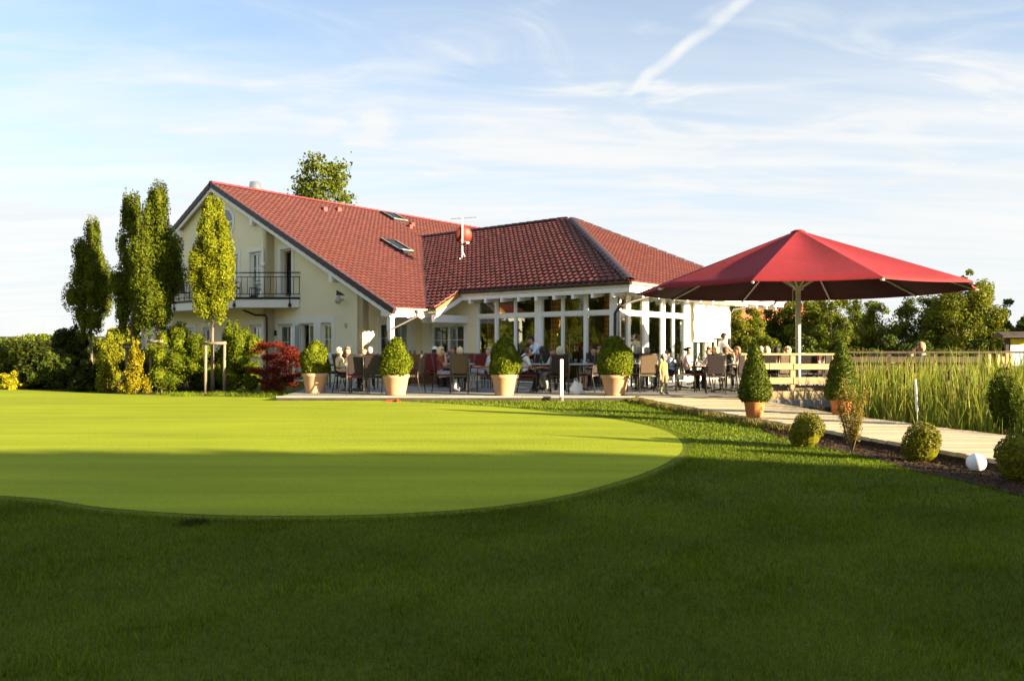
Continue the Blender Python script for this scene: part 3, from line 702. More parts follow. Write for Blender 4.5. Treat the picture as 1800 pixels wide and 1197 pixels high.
# wing
zw = lambda u: ZE+TW*(u-WU)
hn = Vector((WR-UE, HV-WVP, 0))                 # outside of the front hip
hipA = Vector((HV, UE, 0)); hipB = Vector((WVP, WR, 0)); hd = hipA-hipB; hN = Vector((-hd.y, hd.x, 0))
if hN.x < 0: hN = -hN
wsl = (WR-WU)*math.hypot(1, TW)
tiles((VT-.1, WU, ZE), (1, 0, 0), (0, 1, TW), HV-VT+.2, wsl, [(va, -nA), (hipA, hN), (Vector((0, UE-.04, 0)), Vector((0, -1, 0)))], parent=wing_roof)
tiles((-1.3, WU, ZE), (1, 0, 0), (0, 1, TW), 1.3+.40, (UE-WU)*math.hypot(1, TW), [(va, -nA)], parent=wing_roof)
hN2 = Vector((hN.x, -hN.y, 0)); hipC = Vector((HV, 2*WR-UE, 0))
tiles((HV, UE, ZU), (0, 1, 0), (-1, 0, THP), 2*(WR-UE), (HV-WVP)*math.hypot(1, THP), [(hipA, -hN), (hipC, -hN2)], parent=wing_roof)
tiles((VT-.1, 2*WR-UE, ZU), (1, 0, 0), (0, -1, TW), HV-VT+.2, (WR-UE)*math.hypot(1, TW), [(vb2, -nB), (hipC, hN2)], parent=wing_roof, dx=.6)
deck([(0, WU, ZE), (.40, WU, ZE), (.40, UE, ZU), (HV, UE, ZU), (WVP, WR, WZ), (VT, WR, WZ)], parent=wing_roof)
deck([(HV, UE, ZU), (HV, 2*WR-UE, ZU), (WVP, WR, WZ)], parent=wing_roof)
deck([(VT, WR, WZ), (WVP, WR, WZ), (HV, 2*WR-UE, ZU), (-1, 2*WR-UE, ZU)], parent=wing_roof)
# ridge and hip caps, verge tiles: one mesh each kind, copied
def cap_mesh(name, L_, r):
    V = []; F = []; n = 7
    for k, (y, s) in enumerate(((0, 1.0), (L_*.12, 1.12), (L_, .92))):
        for i in range(n): t = math.pi*i/(n-1); V.append((r*s*math.cos(t), y, r*s*.62*math.sin(t)-.02))
    for k in range(2):
        for i in range(n-1): F.append((k*n+i, k*n+i+1, (k+1)*n+i+1, (k+1)*n+i))
    me = bpy.data.meshes.new(name); me.from_pydata(V, [], F); return me
def caps(a, b_, name, me, m, parent, step=.40, lift=.05):
    a, b_ = Vector(a), Vector(b_); d = b_-a; n = int(d.length/step); d.normalize()
    if not me.materials: me.materials.append(m)
    q = d.to_track_quat('Y', 'Z')
    for i in range(n):
        o = bpy.data.objects.new(name, me); COL.objects.link(o); o.parent = parent; o.location = a+d*(i*step)+Vector((0, 0, lift)); o.rotation_mode = 'QUATERNION'; o.rotation_quaternion = q
cm = cap_mesh('ridge_tile', .44, .15); cm2 = cap_mesh('hip_tile', .44, .15)
caps((RV, -.02, RZ), (RV, 22, RZ), 'ridge_tile', cm, M['ridge'], roof)
caps((VT, WR, WZ), (WVP+.1, WR, WZ), 'ridge_tile', cm2, M['tile_dark'], wing_roof)
caps((HV+.03, UE-.03, ZU), (WVP, WR, WZ), 'hip_tile', cm2, M['tile_dark'], wing_roof)
caps((HV, 2*WR-UE, ZU), (WVP, WR, WZ), 'hip_tile', cm2, M['tile_dark'], wing_roof)
vb_ = MB(); vb_.box(-.37, -.035, -.13, 0, .10, .072); vm = vb_.mesh('verge_tile'); vm.materials.append(M['tile_dark'])
for sgn, L_ in ((1, 0-RV), (-1, RV-LE)):
    n = int(L_*math.hypot(1, TP)/.36); ang = math.atan(TP)
    for i in range(n+1):
        o = bpy.data.objects.new('verge_tile', vm); COL.objects.link(o); o.parent = roof
        s = i*.36*math.cos(ang)
        if sgn == 1: o.location = (RV+s+.30, -.02, RZ-(s+.30)*TP); o.rotation_euler = (0, ang+R(2.5), 0)
        else: o.location = (RV-s+.02, -.02, RZ-(s-.02)*TP); o.rotation_euler = (0, -ang-R(2.5), 0)
# barge boards, flashings, gutters
def slope_board(name, p0, p1, w, t, m, parent, drop=0):
    """a board along p0-p1 (constant y), height w downwards, thickness t along y"""
    (x0, y0, z0), (x1, y1, z1) = p0, p1; b = MB()
    b.add([(x0, y0, z0-drop), (x1, y1, z1-drop), (x1, y1, z1-drop-w), (x0, y0, z0-drop-w), (x0, y0+t, z0-drop), (x1, y1+t, z1-drop), (x1, y1+t, z1-drop-w), (x0, y0+t, z0-drop-w)],
          [(0, 1, 2, 3), (7, 6, 5, 4), (0, 4, 5, 1), (1, 5, 6, 2), (2, 6, 7, 3), (3, 7, 4, 0)]); return b.build(name, m, parent)
slope_board('bargeboard', (RV, .0, RZ), (.02, .0, ZE), .19, .03, M['white'], roof, .12); slope_board('bargeboard', (LE, .0, lz), (RV, .0, RZ), .19, .03, M['white'], roof, .12)
b = MB(); dd = (vb-va).normalized(); sd_ = Vector((dd.y, -dd.x, 0))*.11
p0 = Vector((.0, WU, ZE+.09)); p1 = Vector((VT, WR, WZ+.09)); b.add([p0-sd_, p0+sd_, p1+sd_, p1-sd_, p0-sd_-Vector((0, 0, .09)), p0+sd_-Vector((0, 0, .09)), p1+sd_-Vector((0, 0, .09)), p1-sd_-Vector((0, 0, .09))], [(0, 1, 2, 3), (0, 4, 5, 1), (1, 5, 6, 2), (3, 2, 6, 7), (0, 3, 7, 4)])
b.build('valley_flashing', M['dark_metal'], wing_roof)
b = MB(); x = .405
b.add([(x, WU-.03, ZE-.01), (x, UE, ZU-.01), (x, UE, ZU-.15), (x, WU-.03, ZE-.15), (x+.03, WU-.03, ZE-.01), (x+.03, UE, ZU-.01), (x+.03, UE, ZU-.15), (x+.03, WU-.03, ZE-.15)], [(0, 1, 2, 3), (7, 6, 5, 4), (0, 4, 5, 1), (1, 5, 6, 2), (2, 6, 7, 3), (3, 7, 4, 0)]); b.build('verge_board', M['orange_wood'], wing_roof)
b = MB(); x = .40
b.add([(x, WU-.02, ZE-.16), (x, UE+.1, ZU-.14), (x, UE+.1, ZU-.30), (x, WU-.02, ZE-.30), (x+.05, WU-.02, ZE-.16), (x+.05, UE+.1, ZU-.14), (x+.05, UE+.1, ZU-.30), (x+.05, WU-.02, ZE-.30)], [(0, 1, 2, 3), (7, 6, 5, 4), (0, 4, 5, 1), (1, 5, 6, 2), (2, 6, 7, 3), (3, 7, 4, 0)]); b.build('bargeboard', M['white'], wing_roof)
def gutter(pts, parent, m, r=.065):
    pts = [Vector(p) for p in pts]; b = MB(); n = 7
    for p, q in zip(pts, pts[1:]):
        d = (q-p).normalized(); a = Vector((d.y, -d.x, 0)); V = []
        for e in (p, q):
            for k in range(n): t = math.pi+math.pi*k/(n-1); V.append(e+a*math.cos(t)*r+Vector((0, 0, math.sin(t)*r)))
            for k in range(n): t = 2*math.pi-math.pi*k/(n-1); V.append(e+a*math.cos(t)*r*.86+Vector((0, 0, math.sin(t)*r*.86)))
        w = 2*n; b.add(V, [(i, (i+1) % w, w+(i+1) % w, w+i) for i in range(w)]+[tuple(range(w-1, -1, -1)), tuple(range(w, 2*w))])
    return b.build('gutter', m, parent)
gutter([(.07, .0, ZE-.02), (.07, WU-.05, ZE-.02)], roof, M['gutter'])
gutter([(.45, UE-.07, ZU-.02), (HV+.07, UE-.07, ZU-.02)], wing_roof, M['tile_dark']); gutter([(HV+.07, UE-.07, ZU-.02), (HV+.07, 2*WR-UE, ZU-.02)], wing_roof, M['gutter'])
gutter([(-.05, WU-.07, ZE-.03), (.40, WU-.07, ZE-.03)], wing_roof, M['tile_dark'], .05)
b = MB(); b.box(.44, UE+.02, ZU-.30, HV-.02, UE+.07, ZU-.17); b.build('fascia', M['white'], wing_roof)
b = MB(); b.box(HV-.07, UE+.08, ZU-.30, HV-.02, 2*WR-UE, ZU-.17); b.build('fascia', M['white'], wing_roof)
rb = MB(); rb.add([(-.05, 0, -.17), (.05, 0, -.17), (.05, .62, -.17+.33-.08), (-.05, .62, -.17+.33-.08), (-.05, 0, -.33), (.05, 0, -.33), (.05, .62, -.25), (-.05, .62, -.25)], [(0, 1, 2, 3), (7, 6, 5, 4), (0, 4, 5, 1), (1, 5, 6, 2), (2, 6, 7, 3), (3, 7, 4, 0)])
rm = rb.mesh('rafter_end'); rm.materials.append(M['white'])
for i in range(9):
    o = bpy.data.objects.new('rafter_end', rm); COL.objects.link(o); o.parent = wing_roof; o.location = (.85+i*.72, UE+.0, ZU-.10)
for i in range(12):
    o = bpy.data.objects.new('rafter_end', rm); COL.objects.link(o); o.parent = wing_roof; o.location = (HV, UE+.75+i*.95, ZU-.10); o.rotation_euler = (0, 0, R(90))
for i in range(3):
    o = bpy.data.objects.new('rafter_end', rm); COL.objects.link(o); o.parent = roof; o.location = (-.02, .25+i*.6, ZE-.0); o.rotation_euler = (0, 0, R(90))
for v in (-8.1, -3.1, -13.9):
    z = zz(v) if v > RV else RZ-TP*(RV-v); b = MB(); b.box(v-.1, .03, z-.56, v+.1, .6, z-.22); b.build('purlin_end', M['white'], roof)
for v, u in ((.02, .12), (.02, 1.28)):
    b = MB(); b.tube([(v, u, ZE-.12), (v, u, ZE-.19)], .02, 6); b.ball((v, u, ZE-.24), .062, 10, 8); b.build('round_rafter_end', M['white_plastic'], roof, True)  # white balls added for the sunlit round rafter ends, not light sources
b = MB(); b.box(-.30, WU+.0, ZE-.45, -.16, 3.4, ZE-.2); b.box(.2, WU, ZE-.45, .34, 3.4, ZE-.2); b.build('eave_beam', M['white'], wing_roof)
b = MB(); b.box(-.22, .10, 0, -.05, .27, ZE-.25); b.box(-.24, .02, ZE-.30, -.03, WU+.3, ZE-.16); b.build('porch_column', M['white'], house)
b = MB(); b.tube([(.07, 1.15, ZE-.08), (.07, 1.15, ZE-.28), (.0, .85, ZE-.42), (-.06, .14, ZE-.72), (-.135, .06, ZE-.82), (-.135, .06, 0)], .04, 8); b.build('downpipe', M['brown_pipe'], house, True)
b = MB(); b.tube([(HV+.05, 5.0, ZU-.08), (HV+.03, 4.9, ZU-.2), (6.7, 3.55, 2.52), (6.55, 3.30, 2.36), (6.42, 3.32, 2.22), (6.40, 3.33, 0)], .045, 8); b.build('downpipe', M['brown_pipe'], house, True)
b = MB(); b.tube([(HV+.05, 14.0, ZU-.08), (HV+.03, 13.8, ZU-.25), (6.6, 11.35, 2.6), (6.5, 11.3, 2.4), (6.5, 11.3, 0)], .045, 8); b.build('downpipe', M['brown_pipe'], house, True)
b = MB(); b.tube([(-8.0, -.35, 2.6), (-8.0, .16, 2.42), (-7.33, .2, 2.40), (-7.30, .22, 2.3), (-7.30, .24, 0)], .04, 8); b.build('downpipe', M['brown_pipe'], house, True)
# skylights, vents, chimney
def skylight(v0, v1, u0, u1):
    o = empty('skylight'); o.parent = house; ang = math.atan(TP); L_ = (v1-v0)*math.hypot(1, TP); mt = Matrix.Translation((v0, u0, zz(v0)+.03)) @ Matrix.Rotation(ang, 4, 'Y'); w = u1-u0
    b = MB(); b.M = mt; b.box(0, 0, 0, L_, .07, .15); b.box(0, w-.07, 0, L_, w, .15); b.box(0, .07, 0, .07, w-.07, .15); b.box(L_-.09, .07, 0, L_, w-.07, .14); b.build('skylight_frame', M['dark_metal'], o)
    b = MB(); b.M = mt; b.box(L_-.08, .02, .145, L_-.01, w-.02, .165); b.box(.02, .03, .152, L_-.08, .055, .165); b.box(.02, w-.055, .152, L_-.08, w-.03, .165); b.build('cover_strip', M['gutter'], o)
    b = MB(); b.M = mt; b.box(.07, .07, .10, L_-.09, w-.07, .125); b.build('pane', M['skyglass'], o)
skylight(-6.45, -5.25, 5.1, 5.95); skylight(-10.75, -9.75, 8.8, 9.75)
for v, u in ((-9.6, 4.6), (-9.9, 5.6), (-9.4, 9.7), (-9.0, 9.2)):
    b = MB(); b.box(v-.12, u-.1, zz(v), v+.12, u+.1, zz(v)+.2); b.build('vent_tile', M['ridge'], roof)
b = MB(); b.lathe([(.34, 7.5), (.34, 7.98), (.30, 8.05), (.22, 8.42), (.19, 8.44)], 18, (-11.6, 2.4)); b.build('chimney', M['steel'], house, True)
# wall fittings
b = MB(); b.tube([(-3.06, .58, 2.86), (-3.06, .40, 2.84)], .03, 8); b.ball((-3.06, .34, 2.82), (.13, .12, .13), 10, 8); b.build('floodlight', M['gutter'], house, True)
b = MB(); b.tube([(-7.55, .25, 4.35), (-7.55, .20, 4.35)], .10, 14); b.build('wall_lamp', M['white_plastic'], house, True)
for v, u, z in ((-7.22, .6, 1.72), (-2.95, .6, 1.95), (-.33, 3.4, 1.9)):
    if v == -7.22: b = MB(); b.box(v-.05, u-.07, z-.1, v+.05, u, z+.1); b.build('wall_lamp', M['dark_metal'], house)
    else: b = MB(); b.box(v-.04, u-.06, z-.08, v+.04, u, z+.08); b.build('wall_lamp', M['gutter'], house)
b = MB(); b.add([(-3.45, .56, 3.02), (-3.0, .56, 3.02), (-3.45, .56, 3.2), (-3.45, .6, 3.02), (-3.0, .6, 3.02), (-3.45, .6, 3.2)], [(0, 1, 2), (0, 3, 4, 1), (0, 2, 5, 3), (1, 4, 5, 2)]); b.build('gable_vent', M['dark_metal'], house)
# balcony
bal = empty('balcony'); bal.parent = house
BP = [(-5.70, .58), (-7.54, -.93), (-14.5, -.93), (-16.34, .58)]
b = MB(); b.prism(BP, 2.66, 2.97); b.build('balcony_slab', M['trim'], bal)
b = MB(); b.prism([(-5.66, .58), (-7.52, -.96), (-14.52, -.96), (-16.38, .58)], 2.972, 3.05); b.build('balcony_edging', M['dark_metal'], bal)
def along(pts, step):
    out = []
    for (x0, y0), (x1, y1) in zip(pts, pts[1:]):
        L_ = math.hypot(x1-x0, y1-y0); n = max(1, round(L_/step))
        out += [(x0+(x1-x0)*i/n, y0+(y1-y0)*i/n, i == 0) for i in range(n)]
    return out+[(pts[-1][0], pts[-1][1], True)]
for z, r in ((3.16, .016), (3.80, .016), (3.96, .024)):
    b = MB(); b.tube([(x, y, z) for x, y in [(-5.62, .55)]+BP[1:3]+[(-16.4, .55)]], r, 6); b.build('rail', M['dark_metal'], bal)
bm_ = MB(); bm_.tube([(0, 0, 3.16), (0, 0, 3.80)], .011, 5); bme = bm_.mesh('baluster'); bme.materials.append(M['dark_metal'])
for x, y, post in along(BP, .22):
    o = bpy.data.objects.new('baluster', bme); COL.objects.link(o); o.parent = bal; o.location = (x, y, 0)
pm = MB(); pm.tube([(0, 0, 2.66), (0, 0, 4.06)], .022, 6); pm.ball((0, 0, 4.08), .04, 8, 6); pm.box(-.07, -.03, 2.72, .07, .03, 2.78); pm.box(-.03, -.035, 2.68, .03, .035, 2.82); pme = pm.mesh('rail_post'); pme.materials.append(M['dark_metal'])
for x, y in ((-5.95, .33), (-7.6, -.97), (-9.9, -.97), (-12.2, -.97), (-14.5, -.97)):
    o = bpy.data.objects.new('rail_post', pme); COL.objects.link(o); o.parent = bal; o.location = (x, y, 0)

def hl(v, u, z=0):
    """clubhouse coordinates to world"""
    return Vector((HX+u*math.sin(R(HTH))+v*math.cos(R(HTH)), HYY+u*math.cos(R(HTH))-v*math.sin(R(HTH)), z))
# satellite dish with mast and aerial on the wing roof
p = hl(-2.2, 5.73, zw(5.73))
sat = empty('satellite_dish', p, 0, 'rust red round satellite dish with aerial on a white mast above the wing roof', 'satellite dish')
b = MB(); b.tube([(0, 0, -.02), (0, 0, 1.72)], .032, 8); b.box(-.1, -.1, -.02, .1, .1, .06); b.tube([(.02, -.02, .3), (.16, -.05, .02)], .02, 6); b.build('mast', M['white_plastic'], sat)
b = MB(); b.M = Matrix.Translation((.05, .14, 1.0)) @ Matrix.Rotation(R(18), 4, 'Z') @ Matrix.Rotation(R(-80), 4, 'X')
b.lathe([(.02, -.10), (.14, -.085), (.25, -.05), (.35, .0), (.355, .012), (.34, .015), (.24, -.03), (.02, -.08)], 28, cap=True); b.build('dish', M['dish'], sat, True)
b = MB(); b.tube([(.1, .10, .74), (.22, -.1, .66)], .014, 6); b.box(.18, -.16, .62, .28, -.06, .70); b.build('receiver_arm', M['white_plastic'], sat)
b = MB(); b.tube([(-.45, 0, 1.62), (.55, .1, 1.70)], .010, 5)
for k in np.linspace(-.42, .52, 8): b.tube([(k, -.18, 1.62+k*.08+.035), (k, .22, 1.62+k*.08+.035)], .006, 4)
b.build('aerial', M['steel'], sat)
# ------------------------------------------------------------------ plants
def zt(py, Y): return HC+(HY-py)*Y/FPX
def unit(n):
    d = rng.normal(0, 1, (n, 3)); return d/np.linalg.norm(d, axis=1, keepdims=True)
def clump_crown(clumps, n, size, aspect=.6, core=.7, up=.3, rough=.7, hang=0, spread=.16):
    """clumps: rows of cx cy cz rx ry rz; leaves lie through the outer part of every clump"""
    C = np.array(clumps, float); w = (C[:, 3]*C[:, 4]*C[:, 5])**(2/3); k = rng.choice(len(C), n, p=w/w.sum())
    d = unit(n); rad = 1.04-np.abs(rng.normal(0, spread, (n, 1))); Rr = C[k, 3:6]
    P = C[k, :3]+d*rad*Rr; nn = d/Rr; nn /= np.linalg.norm(nn, axis=1, keepdims=True)
    me = leaf_cards(P, nn+rng.normal(0, rough, (n, 3))+[0, 0, up], size, aspect, hang=hang)
    if core:
        mb = MB()
        for c in C: mb.ball(c[:3], tuple(c[3:6]*core), 7, 5)
        add_to_mesh(me, mb)
    return me
def trunk_mesh(h, r0, r1, limbs=(), lean=0):
    b = MB(); k = 6
    b.tube([(lean*h*(i/k)**2+.03*r0*random.uniform(-1, 1), .6*r0*random.uniform(-1, 1)*(i > 0), h*i/k) for i in range(k+1)], [r0*1.25 if i == 0 else r0+(r1-r0)*i/k for i in range(k+1)], 8)
    for (x, y, z, s) in limbs:
        z0 = s*h; a = Vector((lean*h*s*s, 0, z0)); e = Vector((x, y, z)); mid = (a+e)/2+Vector((0, 0, -.08*(e-a).length))
        b.tube([a, mid, e], [r1*.9, r1*.55, r1*.22], 5)
    return b
def plant(name, label, cat, loc, crown_me, m, trunk=None, trunk_m=None, group=None, rz=0, crown='crown', stem='trunk'):
    o = empty(name, loc, rz, label, cat, group)
    link_mesh(crown, crown_me, m, o)
    if trunk: trunk.build(stem, trunk_m or M['bark'], o, True)
    return o
# upright hornbeams in the left bed
def hornbeam(px, Y, ptop, pbot, hw, m, label, n, seed):
    r = np.random.default_rng(seed); X = AX(px, Y); zb, zt_ = zt(pbot, Y)-ZL, zt(ptop, Y)-ZL; H = zt_-zb; Rm = hw*Y/FPX
    cl = []
    env = lambda t: np.interp(t, [0, .12, .3, .5, .72, .88, 1], [.28, .72, 1.0, .95, .66, .40, .10])
    for i in range(44):
        t = r.uniform(.04, .9); a = r.uniform(0, 2*math.pi); q = env(t)*Rm*r.uniform(.35, .72)
        rr = max(.10, env(t)*Rm*r.uniform(.26, .42)); cl.append((q*math.cos(a), q*math.sin(a), zb+H*t, rr, rr, H*r.uniform(.08, .15)))
    cl.append((0, 0, zb+H*.42, Rm*.55, Rm*.55, H*.36)); cl.append((0, 0, zb+H*.84, Rm*.30, Rm*.30, H*.17))
    for i in range(5): a = r.uniform(0, 6.28); cl.append((Rm*.22*math.cos(a), Rm*.22*math.sin(a), zb+H*r.uniform(.80, .92), Rm*.13, Rm*.13, H*.09))
    me = clump_crown(cl, n*2, .062, .62, .55, .2, .8, spread=.3)
    limbs = [(Rm*.5*math.cos(k*1.3), Rm*.5*math.sin(k*1.3), zb+H*(.15+.08*k), .55+.05*k) for k in range(6)]
    return plant('hornbeam', label, 'tree', (X, Y, ZL), me, m, trunk_mesh(zb+H*.75, .055, .02, limbs), group='upright hornbeams in the left bed')
hornbeam(160, 25.0, 378, 588, 42, M['hornbeam'], 'dark slim hornbeam standing furthest from the house, above the dark shrubs', 13000, 1)
hornbeam(233, 23.6, 337, 592, 40, M['hornbeam'], 'hornbeam partly hidden behind the tallest one, above the golden shrubs', 13000, 2)
hornbeam(277, 22.6, 317, 580, 54, M['hornbeam'], 'tallest and widest dark hornbeam, tied to a post beside the golden shrubs', 18000, 3)
hornbeam(374, 22.0, 343, 565, 43, M['hornbeam_light'], 'sunlit yellow green hornbeam in front of the gable, between two stakes', 15000, 4)
def stakes(xs, Y, ptop, label):
    X0 = AX(sum(xs)/len(xs), Y); o = empty('tree_stakes', (X0, Y, ZL), 0, label, 'tree stakes', 'stakes holding the hornbeams'); h = zt(ptop, Y)-ZL
    for x in xs: b = MB(); b.tube([(AX(x, Y)-X0, 0, -.05), (AX(x, Y)-X0+.01, 0, h)], .042, 8); b.build('stake', M['stake'], o, True)
    b = MB(); b.tube([(AX(xs[0], Y)-X0-.08, -.05, h-.06), (AX(xs[-1], Y)-X0+.08, -.05, h-.05)], .04, 8); b.build('crossbar', M['stake'], o, True)
stakes((361, 394), 21.7, 600, 'pair of round stakes with crossbar at the sunlit hornbeam')
stakes((265, 284), 22.3, 597, 'pair of dark stakes with crossbar at the tallest hornbeam')
stakes((222, 238), 23.3, 607, 'stakes with crossbar half hidden behind the golden shrubs')
# shrubs
def bush(name, label, px, Y, ptop, pbot, hw, m, n, size, seed, cat='shrub', k=16, shape='round', aspect=.55, core=.7, hang=0, spread=.2, group=None, dep=.9, up=.3):
    r = np.random.default_rng(seed); X = AX(px, Y); z0, z1 = zt(pbot, Y), zt(ptop, Y); z0 = max(z0, ZL) if Y < 40 else z0; H = z1-z0; Rm = hw*Y/FPX; cl = []
    for i in range(k):
        t = r.uniform(.08, .92); a = r.uniform(0, 6.28)
        e = {'round': math.sqrt(max(.05, 1-(2*t-.75)**2*.8)), 'cone': 1.05-.9*t, 'column': .75+.25*math.sin(t*3.1)-.45*t*t, 'layer': .55+.45*math.sin(t*3.0)}[shape]
        q = e*Rm*math.sqrt(r.uniform(.1, .75)); rr = e*Rm*r.uniform(.24, .42); rz = H*r.uniform(.09, .17)*(1 if shape != 'layer' else .5)
        cl.append((q*math.cos(a), q*math.sin(a)*dep, H*t*.94, rr, rr, min(rz, H*(1-t)+.04)))
    if core: cl.append((0, 0, H*.36, Rm*.55, Rm*.5, H*.34))
    me = clump_crown(cl, n, size, aspect, core, up, .75, hang, spread)
    limbs = [(c[0], c[1], c[2], .2) for c in cl[:7]]
    return plant(name, label, cat, (X, Y, z0), me, m, trunk_mesh(H*.55, max(.02, Rm*.035), .012, limbs), M['stem'], group, crown='foliage', stem='stems')
bush('golden_shrub', 'low bright yellow bush at the far left edge of the green', 20, 23.8, 650, 684, 25, M['yellowleaf'], 2600, .085, 11, k=14)
bush('green_shrub', 'mid green bush standing behind the low bright yellow bush', 4, 25.5, 606, 684, 28, M['poplar'], 4500, .10, 12)
bush('dark_shrub', 'low dark bush between the yellow bush and the tall dark shrub', 66, 24.6, 624, 687, 38, M['darkleaf'], 5000, .10, 13)
bush('dark_shrub', 'loose olive bush with light tips under the slim dark hornbeam', 94, 24.2, 606, 689, 40, M['deepgreen'], 5200, .10, 14)
bush('dark_shrub', 'tall dark rounded shrub right under the slim dark hornbeam', 137, 25.6, 566, 690, 48, M['darkleaf'], 12000, .11, 15, k=26)
bush('dark_shrub', 'dark spreading shrub left of the golden shrubs', 150, 23.2, 632, 691, 34, M['darkleaf'], 4500, .10, 16)
bush('pale_shrub', 'pale green bush rising between the golden shrubs and the slim hornbeam', 198, 27.5, 570, 680, 32, M['yellowgreen'], 5000, .11, 17)
bush('golden_shrub', 'upright yellow green bush beside the slim dark hornbeam', 189, 22.6, 592, 690, 24, M['yellowgreen'], 4200, .07, 18, shape='column', spread=.45, core=.3, k=24)
bush('golden_shrub', 'upright golden brown bush with pointed top, nearest the lawn', 238, 21.7, 586, 692, 27, M['goldbrown'], 5200, .06, 19, shape='cone', spread=.5, core=.3, k=24)
bush('green_shrub', 'pale bush filling the gap behind the tallest hornbeam', 268, 23.6, 598, 688, 26, M['yellowgreen'], 5000, .09, 20)
bush('yew_bush', 'broad feathery yew left of the staked sunlit hornbeam', 322, 22.7, 560, 692, 60, M['yew'], 30000, .075, 21, shape='round', k=44, aspect=.32, spread=.34)
bush('yew_bush', 'feathery yew behind the sunlit hornbeam beside the red maple', 412, 23.0, 558, 686, 50, M['yew'], 24000, .075, 22, shape='round', k=34, aspect=.32, spread=.34)
bush('japanese_maple', 'dark red Japanese maple beside the first potted box', 487, 21.6, 590, 690, 48, M['maple'], 11000, .065, 23, cat='tree', k=30, shape='layer', aspect=.34, core=.2, hang=.6, spread=.42)
bush('green_shrub', 'small low bush between the red maple and the yew', 442, 21.9, 655, 686, 20, M['yew'], 1500, .07, 24, k=8)
bush('dark_shrub', 'dark bush filling the gap behind the golden brown bush', 250, 24.6, 604, 688, 36, M['darkleaf'], 7000, .09, 25)
bush('dark_shrub', 'dark bush just left of the feathery yew under the tallest hornbeam', 292, 24.2, 612, 688, 36, M['darkleaf'], 7000, .09, 26)
bush('dark_shrub', 'dark bush between the two feathery yews behind the stakes', 366, 24.2, 606, 686, 34, M['darkleaf'], 7000, .09, 27)
bush('green_shrub', 'mid green bush between the dark bush and the slim hornbeam', 112, 26.6, 588, 686, 40, M['deepgreen'], 8000, .10, 28)
# clipped dark hedge far left
hd_ = empty('clipped_hedge', (AX(30, 33), 33, ZL), 0, 'long dark clipped hedge running behind the bushes at the far left', 'hedge')
n = 16000; P = rng.uniform([-9, -1.0, 0], [3.6, 1.0, 1.42], (n, 3)); s = rng.integers(0, 3, n); P[s == 0, 1] = -1; P[s == 1, 2] = 1.42+rng.normal(0, .05, (s == 1).sum()); P[s == 2, 1] = 1
nn = np.where((s == 1)[:, None], [0, 0, 1.], [0, -1., .2]); me = leaf_cards(P+rng.normal(0, .05, (n, 3)), nn+rng.normal(0, .7, (n, 3)), .12, .6); b = MB(); b.box(-9, -.92, 0, 3.6, .92, 1.35); add_to_mesh(me, b); link_mesh('foliage', me, M['darkleaf'], hd_)
# trees far off
def far_tree(px, Y, ptop, hw, m, label, n, size, seed, base=622, cat='tree', k=46, group='trees beyond the deck', name='broadleaf_tree', shape='round', spread=.40, z0=None, core=.45, t0=.12):
    n = int(n*1.9); hw *= 1.12; r = np.random.default_rng(seed); X = AX(px, Y); z0 = -.6 if z0 is None else z0; z1 = zt(ptop, Y); H = z1-z0; Rm = hw*Y/FPX; cl = []
    for i in range(k):
        t = r.uniform(t0, .92); a = r.uniform(0, 6.28); e = math.sqrt(max(.12, 1-(2*t-.8)**2*.6)) if shape == 'round' else (1.1-t*.95)
        q = e*Rm*math.sqrt(r.uniform(.15, .7)); rr = Rm*r.uniform(.20, .38)*max(.4, e); cl.append((q*math.cos(a), q*math.sin(a), H*t, rr, rr, min(rr*r.uniform(.7, 1.0), H*(1-t)+.1)))
    if t0 < .3: cl.append((0, 0, H*.42, Rm*.6, Rm*.6, H*.34))
    me = clump_crown(cl, n, size, .6, core, .25, .8, .2, spread)
    limbs = [(c[0], c[1], c[2], .3+.03*i) for i, c in enumerate(cl[:8])]
    return plant(name, label, cat, (X, Y, z0), me, m, trunk_mesh(H*.7, .16, .05, limbs), group=group)
far_tree(1300, 47, 522, 42, M['willow'], 'light green tree right beside the white awning wall', 7000, .14, 31)
far_tree(1362, 52, 500, 46, M['deepgreen'], 'dark tree seen left of the parasol pole', 7000, .14, 32)
far_tree(1425, 50, 498, 50, M['willow'], 'pale willow right behind the parasol pole', 9000, .14, 33, spread=.28)
far_tree(1462, 43, 545, 36, M['poplar'], 'small mid green tree rising above the second cone topiary', 5000, .12, 34)
far_tree(1500, 54, 512, 46, M['poplar'], 'mid green tree between the willow and the round tree at the sky gap', 7000, .14, 35)
far_tree(1550, 49, 522, 50, M['willow'], 'round topped tree just left of the gap of bright sky', 9000, .14, 36)
far_tree(1638, 47, 503, 56, M['deepgreen'], 'dark spreading tree just right of the gap of bright sky', 9000, .14, 37)
far_tree(1690, 44, 470, 62, M['willow'], 'tall sunlit tree behind the tip of the parasol', 14000, .13, 38, k=40, spread=.3)
far_tree(1702, 45, 448, 38, M['poplar'], 'thin topped tree reaching highest above the parasol tip', 4000, .14, 39, spread=.5, core=0, k=26, shape='cone')
far_tree(1752, 46, 520, 40, M['deepgreen'], 'dark loose tree at the right end of the row, behind the reeds', 6500, .16, 40, spread=.32)
far_tree(1795, 60, 552, 30, M['deepgreen'], 'darkest tree beside the notice board at the right edge', 4500, .2, 41)
